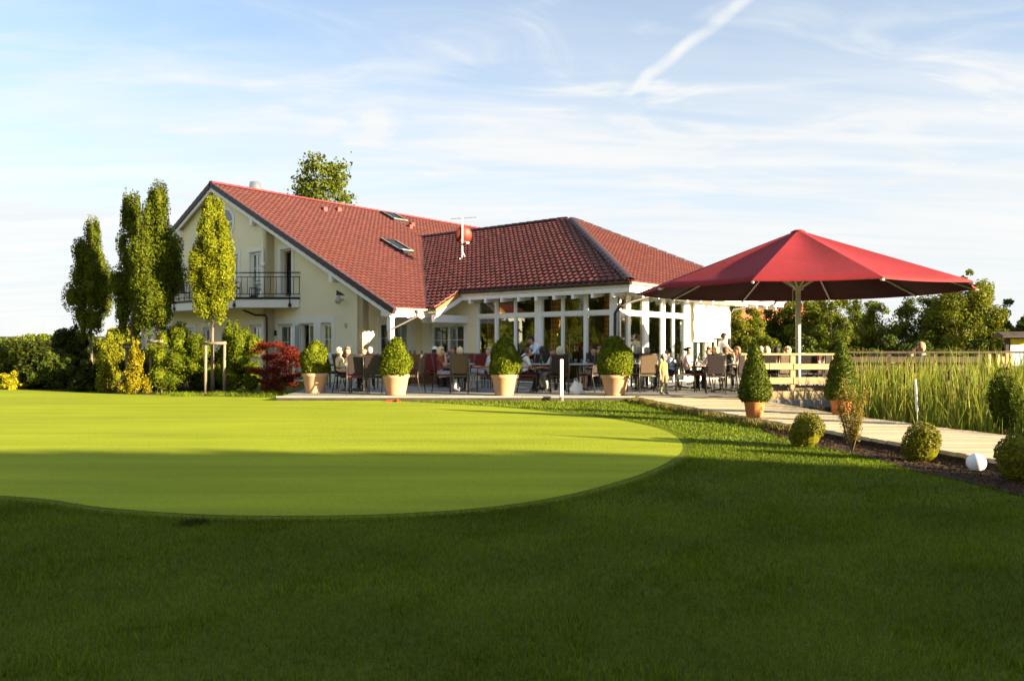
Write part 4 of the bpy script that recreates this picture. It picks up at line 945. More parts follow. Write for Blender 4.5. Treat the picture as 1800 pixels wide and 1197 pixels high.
for i, (px, pt, hw) in enumerate(((1330, 588, 50), (1410, 590, 48), (1500, 590, 50), (1590, 586, 46), (1660, 592, 46), (1735, 596, 46))):
    lab = ['low bush below the awning wall trees', 'low bush right beside the parasol pole', 'low bush above the second cone topiary', 'low bush under the gap of bright sky', 'low bush below the tall sunlit tree', 'low bush left of the notice board'][i]
    far_tree(px, 40, pt, hw, M['deepgreen'] if i % 2 else M['poplar'], lab, 4000, .15, 50+i, group='low bushes along the far bank', name='bank_bush', cat='shrub', k=12)
far_tree(565, 56, 250, 150, M['poplar'], 'tall loose crowned tree rising behind the main roof ridge', 5200, .24, 42, k=80, spread=.75, shape='cone', group=None, core=0, z0=-.1, t0=.5)
for i, (px, pt, hw, Y) in enumerate(((20, 594, 34, 95), (62, 588, 34, 90), (92, 587, 30, 85), (120, 583, 26, 75), (-20, 596, 30, 95), (215, 572, 30, 60))):
    lab = ['low rounded tree on the horizon over the dark hedge', 'broad tree on the horizon left of the tallest dark shrub', 'rounded tree close behind the dark shrubs on the horizon', 'dark tree behind the slim hornbeam trunk on the horizon', 'tree at the very left end of the horizon', 'pale tree in the gap between two hornbeam trunks'][i]
    far_tree(px, Y, pt, hw, M['poplar'] if i != 5 else M['willow'], lab, 3500, .30, 70+i, group='trees on the left horizon', z0=-.3)
b = MB(); b.v = []
# a far house behind the trees: only part of its orange roof shows
fh = empty('far_house', (AX(1352, 70), 72, -.5), R(20), 'distant house whose orange roof shows between the trees under the parasol', 'house')
b = MB(); b.box(-5, -4, 0, 5, 4, 3.2); b.build('wall', M['plaster'], fh)
b = MB(); b.add([(-5.5, -4.6, 3.0), (5.5, -4.6, 3.0), (5.5, 0, 5.6), (-5.5, 0, 5.6), (-5.5, 4.6, 3.0), (5.5, 4.6, 3.0)], [(0, 1, 2, 3), (3, 2, 5, 4), (0, 3, 4), (1, 5, 2), (0, 4, 5, 1)]); b.build('roof', mat('orange_far_roof', (.45, .14, .05), .7, .1, 3), fh)
# clipped box in pots
def shell_points(prof, n):
    """points and outward normals on a lathe profile [(r,z)...], even by area"""
    pr = np.array(prof); seg = np.linalg.norm(np.diff(pr, axis=0), axis=1)*(pr[:-1, 0]+pr[1:, 0]+.02); k = rng.choice(len(seg), n, p=seg/seg.sum()); t = rng.uniform(0, 1, n)
    r = pr[k, 0]+(pr[k+1, 0]-pr[k, 0])*t; z = pr[k, 1]+(pr[k+1, 1]-pr[k, 1])*t; a = rng.uniform(0, 2*math.pi, n); d = pr[k+1]-pr[k]; d /= np.linalg.norm(d, axis=1, keepdims=True)
    return np.c_[r*np.cos(a), r*np.sin(a), z], np.c_[d[:, 1]*np.cos(a), d[:, 1]*np.sin(a), -d[:, 0]]
def clipped(prof, n, size, seed, lump=.11, spread=.04):
    P, Nn = shell_points(prof, n); r = np.random.default_rng(seed); ph = r.uniform(0, 6, 6)
    l = np.sin(P[:, 0]*9+ph[0])*np.sin(P[:, 1]*9+ph[1])+np.sin(P[:, 2]*11+ph[2])*np.sin(P[:, 0]*7+ph[3])
    P = P+Nn*(l*lump*.35-np.abs(rng.normal(0, spread, len(P)))+spread*.5)[:, None]
    me = leaf_cards(P, Nn+rng.normal(0, .75, (n, 3))+[0, 0, .2], size, .6)
    mb = MB(); mb.lathe([(max(.01, q[0]*.88), q[1]*.97+.01) for q in prof], 14); return add_to_mesh(me, mb)
def pot_mb(rt, rb, h):
    b = MB(); b.lathe([(rb*.96, 0), (rb, .02), (rb+(rt-rb)*.45, h*.45), (rb+(rt-rb)*.47, h*.455), (rb+(rt-rb)*.80, h*.80), (rt*1.0, h*.83), (rt*1.035, h*.87), (rt*1.035, h*.97), (rt*1.0, h), (rt*.90, h), (rt*.88, h*.9)], 28); return b
def potted(px, Y, z, rt, rb, h, prof, n, size, m, pm, label, name, group, seed, X=None):
    o = empty(name, (AX(px, Y) if X is None else X, Y, z), random.uniform(0, 6), label, 'potted plant', group)
    pot_mb(rt, rb, h).build('pot', pm, o, True); b = MB(); b.lathe([(rt*.89, h*.9), (rt*.89, h*.93)], 18); b.build('soil', M['soil'], o)
    link_mesh('foliage', clipped([(r, zz_+h*.92) for r, zz_ in prof], n, size, seed, .11 if rt > .25 else .05, .04 if rt > .25 else .03), m, o)
    return o
egg = lambda R_, H: [(R_*.70, .0), (R_*.92, H*.10), (R_*1.0, H*.28), (R_*.97, H*.42), (R_*.85, H*.60), (R_*.64, H*.77), (R_*.40, H*.90), (R_*.15, H*.985), (.01, H)]
cone = lambda R_, H: [(R_*.75, .0), (R_*.97, H*.07), (R_*1.0, H*.16), (R_*.90, H*.32), (R_*.68, H*.55), (R_*.45, H*.76), (R_*.22, H*.92), (R_*.07, H*.99), (.005, H)]
for px, Y, Rr, H, lab, sd in ((554, 20.4, .35, .88, 'round potted box beside the red maple, smallest of the row', 1), (696, 19.55, .395, .92, 'round potted box in front of the porch column', 2), (887, 19.35, .375, .97, 'round potted box in front of the glazed doors with waiter behind', 3), (1081, 19.35, .445, 1.0, 'largest round potted box at the conservatory corner', 4)):
    potted(px, Y, 0, .33 if sd < 4 else .355, .24, .52, egg(Rr, H), 6500, .056, M['box'], M['terracotta'], lab, 'potted_box_ball', 'round clipped boxes in pale pots along the terrace edge', sd)
potted(1325, 13.5, .004, .178, .14, .29, cone(.262, 1.03), 6500, .036, M['box_dark'], M['terracotta_orange'], 'cone topiary in orange pot on the boardwalk in front of the railing', 'potted_box_cone', 'cone topiaries on the boardwalk', 6, X=4.22)
potted(1478, 13.95, .004, .19, .15, .29, cone(.27, 1.03), 6500, .036, M['box_dark'], M['terracotta_orange'], 'cone topiary in orange pot beside the reeds, behind the sparse shrub', 'potted_box_cone', 'cone topiaries on the boardwalk', 7, X=5.92)
# box balls, sparse shrub and globe in the mulch bed
sph = lambda r: [(r*.45, 0), (r*.8, r*.28), (r*.98, r*.75), (r*1.0, r*1.0), (r*.88, r*1.42), (r*.6, r*1.75), (r*.3, r*1.92), (.01, r*1.97)]
for px, Y, r, lab, sd in ((1418, 10.35, .205, 'small clipped box ball at the start of the mulch bed', 1), (1623, 9.05, .195, 'small clipped box ball between the sparse shrub and the white globe', 2), (1792, 7.75, .225, 'small clipped box ball at the right picture edge beside the globe', 3)):
    o = empty('box_ball', (AX(px, Y), Y, ZL+.01), 0, lab, 'shrub', 'box balls in the mulch bed'); link_mesh('foliage', clipped(sph(r), 3200, .030, sd+20, .12, .03), M['box_olive'], o)
    b = MB(); [b.tube([(0, 0, -.03), (.05*math.cos(k), .05*math.sin(k), .18)], .008, 5) for k in range(5)]; b.build('stems', M['stem'], o)
def wisp(name, label, X, Y, h, r, n, m, size, seed, aspect=.3):
    g = np.random.default_rng(seed); o = empty(name, (X, Y, ZL), 0, label, 'shrub'); b = MB(); P = []; D = []
    for i in range(26):
        a = g.uniform(0, 6.28); sp = g.uniform(.2, 1)*r; hh = h*g.uniform(.6, 1.0)*(1.1-.35*sp/r); pts = [Vector((sp*t**.8*math.cos(a), sp*t**.8*math.sin(a), hh*t)) for t in (0, .35, .7, 1)]
        b.tube(pts, [.007, .005, .004, .002], 4)
        k = n//26; t = g.uniform(.25, 1.0, k); q = np.c_[sp*t**.8*math.cos(a), sp*t**.8*math.sin(a), hh*t]+g.normal(0, .022, (k, 3)); P.append(q); D.append(g.normal(0, 1, (k, 3)))
    b.build('stems', M['stem'], o); link_mesh('foliage', leaf_cards(np.vstack(P), np.vstack(D), size, aspect), m, o); return o
wisp('sparse_shrub', 'thin upright half bare shrub in the mulch bed in front of the second cone', 4.32, 9.85, 1.04, .22, 2600, leaf_mat('olive_sprig', (.13, .11, .015), (.22, .16, .03), .3, .6, 6), .035, 5)
wisp('juniper', 'dense upright juniper between the boardwalk and the reeds at the right', 7.42, 11.7, 1.02, .27, 9000, M['box_dark'], .05, 6)
b = MB(); b.ball((0, 0, .105), .098, 24, 16); g_ = empty('globe_lamp', (AX(1716, 8.3), 8.3, ZL), 0, 'white glass globe lamp lying in the mulch bed', 'garden lamp'); b.build('globe', M['globe'], g_, True); b = MB(); b.lathe([(.05, -.02), (.05, .02)], 12); b.build('socket', M['dark_metal'], g_)
# reeds
def reeds(name, n, region, h0, h1, w, m, zb=-.6):
    q = rng.uniform(region[0], region[1], (n*3, 2)); xr = np.array([lerp_edge(RIGHT, y)+.18 for y in q[:, 1]]); ok = (q[:, 0] > xr) & ~((q[:, 1] > 17.4) & (q[:, 0] < 7.9)) & ~((q[:, 1] > 19.2) & (q[:, 0] < 8.9)) & (q[:, 1] < 20.3) & (q[:, 0] > .43*q[:, 1]) & (q[:, 1] > 9.6); dist = q[:, 0]-xr; ok &= rng.uniform(0, 1, len(q)) < np.clip(.25+.5*dist, 0, 1)
    cl = np.sin(q[:, 0]*2.3+1)*np.sin(q[:, 1]*1.9)+np.sin(q[:, 0]*.9-q[:, 1]*1.3); ok &= rng.uniform(-2.2, 1.6, len(q)) < cl; q = q[ok][:n]; dist = dist[ok][:n]; n = len(q)
    h = rng.uniform(h0, h1, n)*(1+.10*np.sin(q[:, 0]*1.7+q[:, 1])); h = np.minimum(h, (.75+.32*dist)*rng.uniform(.75, 1.15, n)); a = rng.uniform(0, 6.28, n); bend = np.abs(rng.normal(.10, .13, n))*h; ba = rng.uniform(0, 6.28, n); ww = w*rng.uniform(.6, 1.4, n)
    kink = rng.uniform(0, 1, n) < .18
    V = np.empty((n, 9, 3)); d = np.c_[np.cos(a), np.sin(a), np.zeros(n)]
    for j, t in enumerate((0, .4, .75, 1.0)):
        zt2 = t*h; off = bend*t**2
        if j == 3: zt2 = np.where(kink, .62*h, zt2); off = np.where(kink, bend+.22*h, off)
        c = np.c_[q[:, 0]+np.cos(ba)*off, q[:, 1]+np.sin(ba)*off, zb+zt2]; wj = ww*(1, .95, .6, 0)[j]
        if j < 3: V[:, j*2] = c-d*wj[:, None]; V[:, j*2+1] = c+d*wj[:, None]
        else: V[:, 6] = c; V[:, 7] = c+d*.001; V[:, 8] = c
    b0 = np.arange(n)[:, None]*9; F = np.concatenate([b0+[0, 1, 3, 2], b0+[2, 3, 5, 4], b0+[4, 5, 7, 6]])
    return tag(link_mesh(name, np_mesh(name, V.reshape(-1, 3), F, 4), m), kind='stuff')
reeds('reeds', 8500, ((5.5, 7), (16, 20.3)), 1.0, 1.75, .014, M['reed'])
reeds('reeds', 1500, ((5.5, 7), (16, 20.3)), .9, 1.8, .007, M['reed_dry'])
reeds('reeds', 4000, ((8, 8), (34, 34)), 1.0, 1.7, .012, M['reed'])
reeds('tall_reeds', 90, ((5.8, 14.5), (9.0, 20)), 1.7, 2.15, .010, M['reed'])
ct = MB(); ct.tube([(0, 0, 0), (.01, .01, 1.3), (.02, .01, 1.75)], [.006, .005, .002], 5); st_me = ct.mesh('stalk'); st_me.materials.append(M['reed_dry'])
ct = MB(); ct.lathe([(.004, 1.30), (.014, 1.32), (.015, 1.46), (.004, 1.48)], 8); hd_me = ct.mesh('seed_head', True); hd_me.materials.append(M['cattail'])
for i, (px, Y) in enumerate(((1590, 13.2), (1608, 14.0), (1668, 12.6), (1700, 13.4), (1722, 12.5), (1640, 15.0), (1560, 14.6), (1735, 14.2), (1770, 13.5))):
    lab = ['leftmost cattail of the reeds, just right of the second cone', 'cattail left of the leaning white stake', 'cattail close behind the leaning white stake', 'cattail right of the leaning white stake', 'cattail half way between the white stake and the juniper', 'tallest cattail left of the juniper', 'cattail deep in the reeds below the guest in beige', 'cattail just above the juniper', 'rightmost cattail beyond the juniper'][(1, 2, 4, 5, 6, 3, 0, 7, 8)[i]]
    o = empty('cattail', (AX(px, Y), Y, -.62+random.uniform(-.15, .1)), random.uniform(0, 6), lab, 'cattail', 'cattails among the reeds')
    for nm, me in (('stalk', st_me), ('seed_head', hd_me)): c = bpy.data.objects.new(nm, me); COL.objects.link(c); c.parent = o
# row of clipped trees beyond the right edge of the view: they shade the near lawn
def boxy(rx, ry, rz, zc, p=.38, n=20, m=14):
    b = MB(); b.ball((0, 0, 0), 1, n, m); b.v = [tuple(math.copysign(abs(c)**p, c) for c in v) for v in b.v]
    b.v = [(v[0]*rx, v[1]*ry, zc+v[2]*rz) for v in b.v]; return b
rx, ry, rz, zc = 1.5, 1.95, 2.6, 4.65
bb_ = boxy(rx*.96, ry*.99, rz*.97, zc)
d = unit(7000); e = np.sign(d)*np.abs(d)**.38; P = e*[rx, ry, rz]+[0, 0, zc]+rng.normal(0, .05, (7000, 3)); row_me = leaf_cards(P, d+rng.normal(0, .6, (7000, 3)), .14); add_to_mesh(row_me, bb_); row_me.materials.append(M['poplar'])
tmb = trunk_mesh(3.2, .13, .10); row_t = tmb.mesh('trunk', True); row_t.materials.append(M['bark'])
ROW = ['first', 'second', 'third', 'fourth', 'fifth', 'sixth', 'seventh']
for i, (x, sc) in enumerate(((7.3, .97), (11.05, .98), (14.8, .97), (18.55, .985), (22.3, .975), (26.05, .97))):
    o = empty('clipped_lime_tree', (x, -4.6, ZL), R(90), 'clipped box shaped lime tree, %s of the row beyond the boardwalk' % ROW[i], 'tree', 'clipped lime trees in a row'); o.scale = (1, 1, sc*.915)
    for nm, me in (('crown', row_me), ('trunk', row_t)): c = bpy.data.objects.new(nm, me); COL.objects.link(c); c.parent = o
for i, (x, y, h) in enumerate(((-34, 3, 9.5), (-37, 10, 11), (-40, 17, 10), (-36, -5, 10.5), (-42, 24, 11), (-34, -13, 10))):
    r = np.random.default_rng(90+i); cl = [(q*math.cos(a), q*math.sin(a), h*t, rr, rr, rr*.9) for t, a, q, rr in zip(r.uniform(.25, .85, 22), r.uniform(0, 6.28, 22), r.uniform(.6, 2.6, 22), r.uniform(1.0, 1.7, 22))]
    plant('field_tree', 'broad green tree, %s of the belt along the left side of the green' % ROW[i], 'tree', (x, y, ZL), clump_crown(cl, 3500, .38), M['poplar'], trunk_mesh(h*.6, .2, .08, [(c[0], c[1], c[2], .4) for c in cl[:5]]), group='tree belt left of the green')
hg = empty('field_hedge', (-38.5, 5, ZL), 0, 'wild hedge under the tree belt left of the green', 'hedge'); n = 9000; P = rng.uniform([-1.3, -27, 0], [1.3, 27, 3.6], (n, 3)); s_ = rng.integers(0, 2, n); P[s_ == 0, 0] = 1.3; P[s_ == 1, 2] = 3.6+rng.normal(0, .35, (s_ == 1).sum())
me = leaf_cards(P+rng.normal(0, .15, (n, 3)), rng.normal(0, .7, (n, 3))+[1, 0, .4], .36); b = MB(); b.box(-1.2, -26.8, 0, 1.2, 26.8, 3.3); add_to_mesh(me, b); link_mesh('foliage', me, M['poplar'], hg)
for i, (x, y, h) in enumerate(((34.5, 36, 6.5), (39, 40, 7.5), (43.5, 43, 7), (48, 47, 8), (53, 51, 8), (58, 56, 8.5))):
    r = np.random.default_rng(120+i); cl = [(q*math.cos(a), q*math.sin(a), h*t, rr, rr, rr*.9) for t, a, q, rr in zip(r.uniform(.08, .85, 26), r.uniform(0, 6.28, 26), r.uniform(.4, 2.3, 26), r.uniform(.8, 1.4, 26))]
    plant('bank_tree', 'bushy tree, %s of the row on the far bank of the pond' % ROW[i], 'tree', (x, y, -.6), clump_crown(cl, 4000, .30), M['poplar'], trunk_mesh(h*.6, .15, .06, [(c[0], c[1], c[2], .4) for c in cl[:5]]), group='tree row on the far bank')
# tufts along the foot of the beds
def tufts(name, pts, n, h, m, s=.06):
    P = []
    for (x, y) in pts: P.append(rng.normal((x, y), s, (n, 2)))
    q = np.vstack(P); k = len(q); a = rng.uniform(0, 6.28, k); ln = rng.uniform(.2, 1.0, k); hh = h*rng.uniform(.4, 1.2, k); d = np.c_[np.cos(a), np.sin(a), np.zeros(k)]; b_ = np.c_[q, np.full(k, ZL)]
    V = np.empty((k, 3, 3)); V[:, 0] = b_-d*.006; V[:, 1] = b_+d*.006; a2 = rng.uniform(0, 6.28, k); V[:, 2] = b_+np.c_[np.cos(a2)*ln*hh, np.sin(a2)*ln*hh, hh]
    return tag(link_mesh(name, np_mesh(name, V.reshape(-1, 3), np.arange(k*3).reshape(k, 3), 3), m), kind='stuff')
edge = [(x-.06-random.uniform(0, .12), y) for y in np.arange(11.5, 18.6, .22) for x in [lerp_edge(LEFT, y)]]
tufts('edge_grass', edge, 60, .13, M['reed_dry'], .07); tufts('edge_grass', edge[::2], 60, .12, M['blade'], .08)
tufts('edge_grass', [(x, y) for x, y in bedL[:7] for k in range(2)]+[(random.uniform(-9, -6), random.uniform(20.6, 21.3)) for _ in range(30)], 50, .12, M['blade'], .12)
tufts('dark_tuft', [G(340, 921, ZL), G(330, 922, ZL), G(352, 920, ZL)], 170, .035, M['darkleaf'], .035)
# ------------------------------------------------------------------ parasol
UX, UY, UR = AX(1403, 19.3), 19.3, 3.98
par = empty('parasol', (UX, UY, 0), 0, 'huge dark red round parasol on a pale pole over the deck tables', 'parasol')
b = MB(); b.tube([(0, 0, 0), (0, 0, 3.95)], .062, 16); b.build('pole', M['pole'], par, True)
b = MB(); b.lathe([(.55, 0), (.55, .05), (.16, .07), (.15, .14)], 24); b.build('base', M['dark_metal'], par)
ZR, ZA, NP = 2.60, 4.05, 10
ang = [R(-90+3+36*k) for k in range(NP)]
for k in range(NP):
    a0, a1 = ang[k], ang[(k+1) % NP]; V = []; F = []; m = 10; w = 8
    for i in range(m+1):
        t = i/m; r = .16+(UR-.16)*t; z = ZA-(ZA-ZR)*t
        for j in range(w+1):
            s = j/w; x = r*((1-s)*math.cos(a0)+s*math.cos(a1)); y = r*((1-s)*math.sin(a0)+s*math.sin(a1)); sag = -.05*math.sin(math.pi*s)*math.sin(math.pi*min(1, t))-.02*math.sin(math.pi*s)*t
            ex = 1-.012*math.sin(math.pi*s)*t; V.append((x*ex, y*ex, z+sag))
    F = [(i*(w+1)+j, (i+1)*(w+1)+j, (i+1)*(w+1)+j+1, i*(w+1)+j+1) for i in range(m) for j in range(w)]
    base = len(V); V += [(V[m*(w+1)+j][0]*.998, V[m*(w+1)+j][1]*.998, V[m*(w+1)+j][2]-.035) for j in range(w+1)]
    F += [(m*(w+1)+j, base+j, base+j+1, m*(w+1)+j+1) for j in range(w)]
    me = bpy.data.meshes.new('canopy_panel'); me.from_pydata(V, [], F); me.polygons.foreach_set('use_smooth', [True]*len(F)); pn = link_mesh('canopy_panel', me, M['red_canvas'], par)
    V2 = [(x*.997, y*.997, z-.012) for x, y, z in V[:base]]; me = bpy.data.meshes.new('shaded_underside'); me.from_pydata(V2, [], [f[::-1] for f in F[:m*w]]); me.polygons.foreach_set('use_smooth', [True]*(m*w)); link_mesh('shaded_underside', me, M['shaded_underside'], pn)  # inner layer added under each panel, coloured dark as underside shade
    c, s = math.cos(a0), math.sin(a0); b = MB(); b.tube([(.15*c, .15*s, ZA-.09), (UR*.995*c, UR*.995*s, ZR-.05)], [.028, .020], 6); b.tube([(UR*.985*c, UR*.985*s, ZR-.05), (UR*1.008*c, UR*1.008*s, ZR-.055)], .026, 6)
    rib = b.build('rib', M['pole'], par)
    b = MB(); f = .34; b.tube([(.12*c, .12*s, 2.70), (UR*f*c, UR*f*s, ZA-.09-(ZA-ZR-.04)*f)], .022, 6); b.build('strut', M['pole'], rib)
b = MB(); b.lathe([(.18, 4.01), (.18, 4.07), (.10, 4.11), (.02, 4.12)], 20); b.build('cap', M['red_canvas'], par); b = MB(); b.lathe([(.12, 2.62), (.12, 2.74)], 18); b.build('hub', M['pole'], par)
b = MB(); b.tube([(-.13, 0, 2.66), (-.14, -.01, 2.3), (-.13, 0, 2.05)], .008, 5); b.build('cord', M['white'], par)
# ------------------------------------------------------------------ railings
rl = empty('deck_railing', (5.4, 17.85, 0), 0, 'pale timber railing with three boards standing between the two cone topiaries', 'railing')
for xx in (0, 1.05, 2.0): b = MB(); b.box(xx-.055, -.05, -.45, xx+.055, .05, 1.02); b.build('post', M['rail_wood'], rl)
b = MB(); b.box(-.15, -.08, 1.022, 2.1, .08, 1.065); b.build('handrail', M['rail_wood'], rl)
for z0, z1 in ((.70, .83), (.37, .51), (-.02, .20)):
    for x0, x1 in ((-.06, .49), (.5, 1.04), (1.055, 2.07)): b = MB(); b.box(x0+.003, -.085, z0+random.uniform(-.01, .01), x1-.003, -.056, z1+random.uniform(-.01, .01)); b.build('board', M['rail_wood'], rl)
M['rail_shade'] = mat('shade_darkened_board', (.055, .032, .018), .7, .25, 3, .3, 25, stretch=(.4, 5, 5))  # far railing wood, darkened in colour to stand for shade on it
b = MB(); b.box(-.05, .12, .205, 2.1, .26, .315); b.build('kick_beam', M['stake'], rl)
fr = empty('dark_railing', (8.75, 20.5, 0), 0, 'shade-darkened brown deck railing behind the reeds with open balusters at its right end', 'railing')
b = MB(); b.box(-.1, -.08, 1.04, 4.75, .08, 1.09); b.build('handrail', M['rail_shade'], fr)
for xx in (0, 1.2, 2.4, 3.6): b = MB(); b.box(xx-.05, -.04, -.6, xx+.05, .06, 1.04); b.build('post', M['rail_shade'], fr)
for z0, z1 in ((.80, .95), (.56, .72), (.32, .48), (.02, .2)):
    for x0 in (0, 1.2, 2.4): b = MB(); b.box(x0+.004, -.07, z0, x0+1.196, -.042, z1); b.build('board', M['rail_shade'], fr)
b = MB(); b.add([(4.1, -.06, 1.03), (4.85, .55, 1.03), (4.85, .67, 1.03), (4.1, .06, 1.03), (4.1, -.06, 1.09), (4.85, .55, 1.09), (4.85, .67, 1.09), (4.1, .06, 1.09)], [(0, 3, 2, 1), (4, 5, 6, 7), (0, 1, 5, 4), (1, 2, 6, 5), (2, 3, 7, 6), (3, 0, 4, 7)]); b.build('handrail', M['rail_wood'], fr)
for k in range(6): x = 3.62+k*.24; y = max(0, (x-4.1)*.82); b = MB(); b.box(x-.035, y-.03, -.1, x+.035, y+.03, 1.035); b.build('baluster', M['rail_wood'], fr)
# ------------------------------------------------------------------ furniture
def chair_proto(back_m, seat_m):
    o = empty('chair'); X0 = .23
    b = MB(); b.box(-.22, -.23, .435, .24, .23, .475, .012); b.build('seat', seat_m, o)
    b = MB(); b.M = Matrix.Translation((-.215, 0, .47)) @ Matrix.Rotation(R(-9), 4, 'Y'); b.box(-.022, -.215, .05, .022, .215, .53, .018); b.build('backrest', back_m, o)
    for s in (-1, 1):
        b = MB(); b.tube([(.22, s*.225, .0), (.215, s*.225, .44), (.215, s*.225, .45)], .014, 6); b.build('leg', M['chair_metal'], o, True)
        b = MB(); b.tube([(-.30, s*.235, .0), (-.22, s*.235, .44), (-.235, s*.235, .62), (-.315, s*.235, 1.02)], .014, 6); b.build('leg', M['chair_metal'], o, True)
        b = MB(); b.tube([(-.245, s*.25, .66), (.1, s*.265, .67), (.21, s*.255, .655), (.22, s*.24, .45)], .013, 6); b.build('armrest', M['chair_metal'], o, True)
    for p_, q_ in (((-.312, -.235, 1.01), (-.312, .235, 1.01)), ((-.22, -.235, .43), (-.22, .235, .43)), ((.21, -.22, .43), (.21, .22, .43))): b = MB(); b.tube([p_, q_], .012, 6); b.build('frame_bar', M['chair_metal'], o, True)
    return o
protos = {}
def chair(kind, x, y, deg, label, z=0):
    if kind not in protos:
        bm__, sm__ = {'dark': (M['rattan_dark'], M['rattan_dark']), 'brown': (M['rattan'], M['rattan']), 'red': (M['burgundy'], M['burgundy']), 'mixed': (M['rattan_dark'], M['burgundy'])}[kind]
        protos[kind] = o = chair_proto(bm__, sm__)
    else: o = copy_tree(protos[kind])
    o.location = (x, y, z); o.rotation_euler = (0, 0, R(deg)); tag(o, label, 'chair', 'woven chairs on the terrace' if z == 0 else 'chairs on the balcony'); return o
tprotos = {}
def table(x, y, label, kind='round', z=0):
    if kind not in tprotos:
        o = empty('cafe_table'); r = .42; b = MB()
        if kind == 'round': b.lathe([(r*.96, .715), (r, .725), (r, .745), (r*.98, .75)], 28)
        else: b.box(-.5, -.4, .715, .5, .4, .75, .02)
        b.build('table_top', M['tabletop'], o)
        b = MB(); b.tube([(0, 0, .03), (0, 0, .715)], .035, 12); b.build('leg', M['steel'], o, True)
        b = MB()
        for k in range(4): a = k*math.pi/2+.78; b.tube([(0, 0, .08), (.33*math.cos(a), .33*math.sin(a), .02)], [.03, .018], 6)
        b.build('base', M['chair_metal'], o); tprotos[kind] = o
    else: o = copy_tree(tprotos[kind])
    o.location = (x, y, z); o.rotation_euler = (0, 0, random.uniform(0, .3)); return tag(o, label, 'table', 'cafe tables on the terrace')
tb = {}
def tumbler(fill):
    b = MB(); b.lathe([(.028, 0), (.032, .002), (.036, .12), (.033, .12), (.029, .01)], 12, cap=False); return b
gm = tumbler(0).mesh('glass', True); gm.materials.append(glass_mat('drinking_glass', (.75, .8, .8), .95))
fm = MB(); fm.lathe([(.027, .006), (.031, .08)], 10); fme = fm.mesh('drink'); fme.materials.append(M['beer'])
bt = MB(); bt.lathe([(.035, 0), (.036, .15), (.014, .20), (.013, .26)], 12); bme_ = bt.mesh('bottle', True); bme_.materials.append(mat('green_bottle', (.03, .07, .03), .1, .1, 5, spec=.6))
cp = MB(); cp.lathe([(.02, 0), (.038, .01), (.042, .065), (.036, .065), (.03, .015)], 12, cap=False); cp.lathe([(.03, 0), (.065, .008), (.066, .012), (.03, .006)], 14); cpm = cp.mesh('cup', True); cpm.materials.append(M['white_plastic'])
def things_on(x, y, where, n=4, seed=1, z=.75):
    r = random.Random(seed)
    for i in range(n):
        a = i*6.28/n+r.uniform(-.3, .3); d = r.uniform(.12, .30); side = ('right', 'far', 'left', 'near', 'right front')[i]; p = (x+d*math.cos(a), y+d*math.sin(a), z)
        kind = ('glass', 'cup', 'glass', 'bottle', 'glass')[i % 5]
        if kind == 'glass':
            o = empty('drinking_glass', p, 0, 'amber drink at the %s side of the table %s' % (side, where), 'glass', 'glasses on the tables'); 
            for nm, me in (('glass', gm), ('drink', fme)): c = bpy.data.objects.new(nm, me); COL.objects.link(c); c.parent = o
        else:
            o = bpy.data.objects.new(kind, bme_ if kind == 'bottle' else cpm); COL.objects.link(o); o.location = p
            tag(o, ('green bottle' if kind == 'bottle' else 'white cup')+' at the %s side of the table %s' % (side, where), kind, kind+'s on the tables')
TABLES = [(618, 21.1, 'round', 'round table of the white haired man in the beige shirt', 'of the man in beige'),
          (808, 21.25, 'round', 'round table of the blonde woman, behind the brown chair back', 'of the blonde woman'),
          (950, 21.1, 'round', 'round table where the waiter bends down, between two potted boxes', 'where the waiter bends'),
          (1020, 21.3, 'square', 'table with glasses behind the white bag', 'behind the white bag'),
          (1128, 21.9, 'round', 'table of the grey haired couple behind the largest potted box', 'of the grey haired couple'),
          (1192, 22.6, 'round', 'table between the man in pale blue and the dark haired woman', 'beside the man in pale blue'),
          (1271, 20.75, 'square', 'grey table on a steel leg nearest the boardwalk', 'nearest the boardwalk'),
          (1358, 22.6, 'round', 'table of the woman in red behind the railing', 'of the woman in red'),
          (1436, 21.6, 'square', 'table with glasses under the parasol, right of its pole', 'right of the parasol pole'),
          (1225, 24.4, 'round', 'table by the awning wall behind the dark haired woman', 'by the awning wall'),
          (1560, 23.2, 'round', 'table behind the dark railing above the reeds', 'behind the dark railing')]
for i, (px, Y, k, lab, wh) in enumerate(TABLES): table(AX(px, Y), Y, lab, k); things_on(AX(px, Y), Y, wh, 5 if k == 'square' else 4, i)

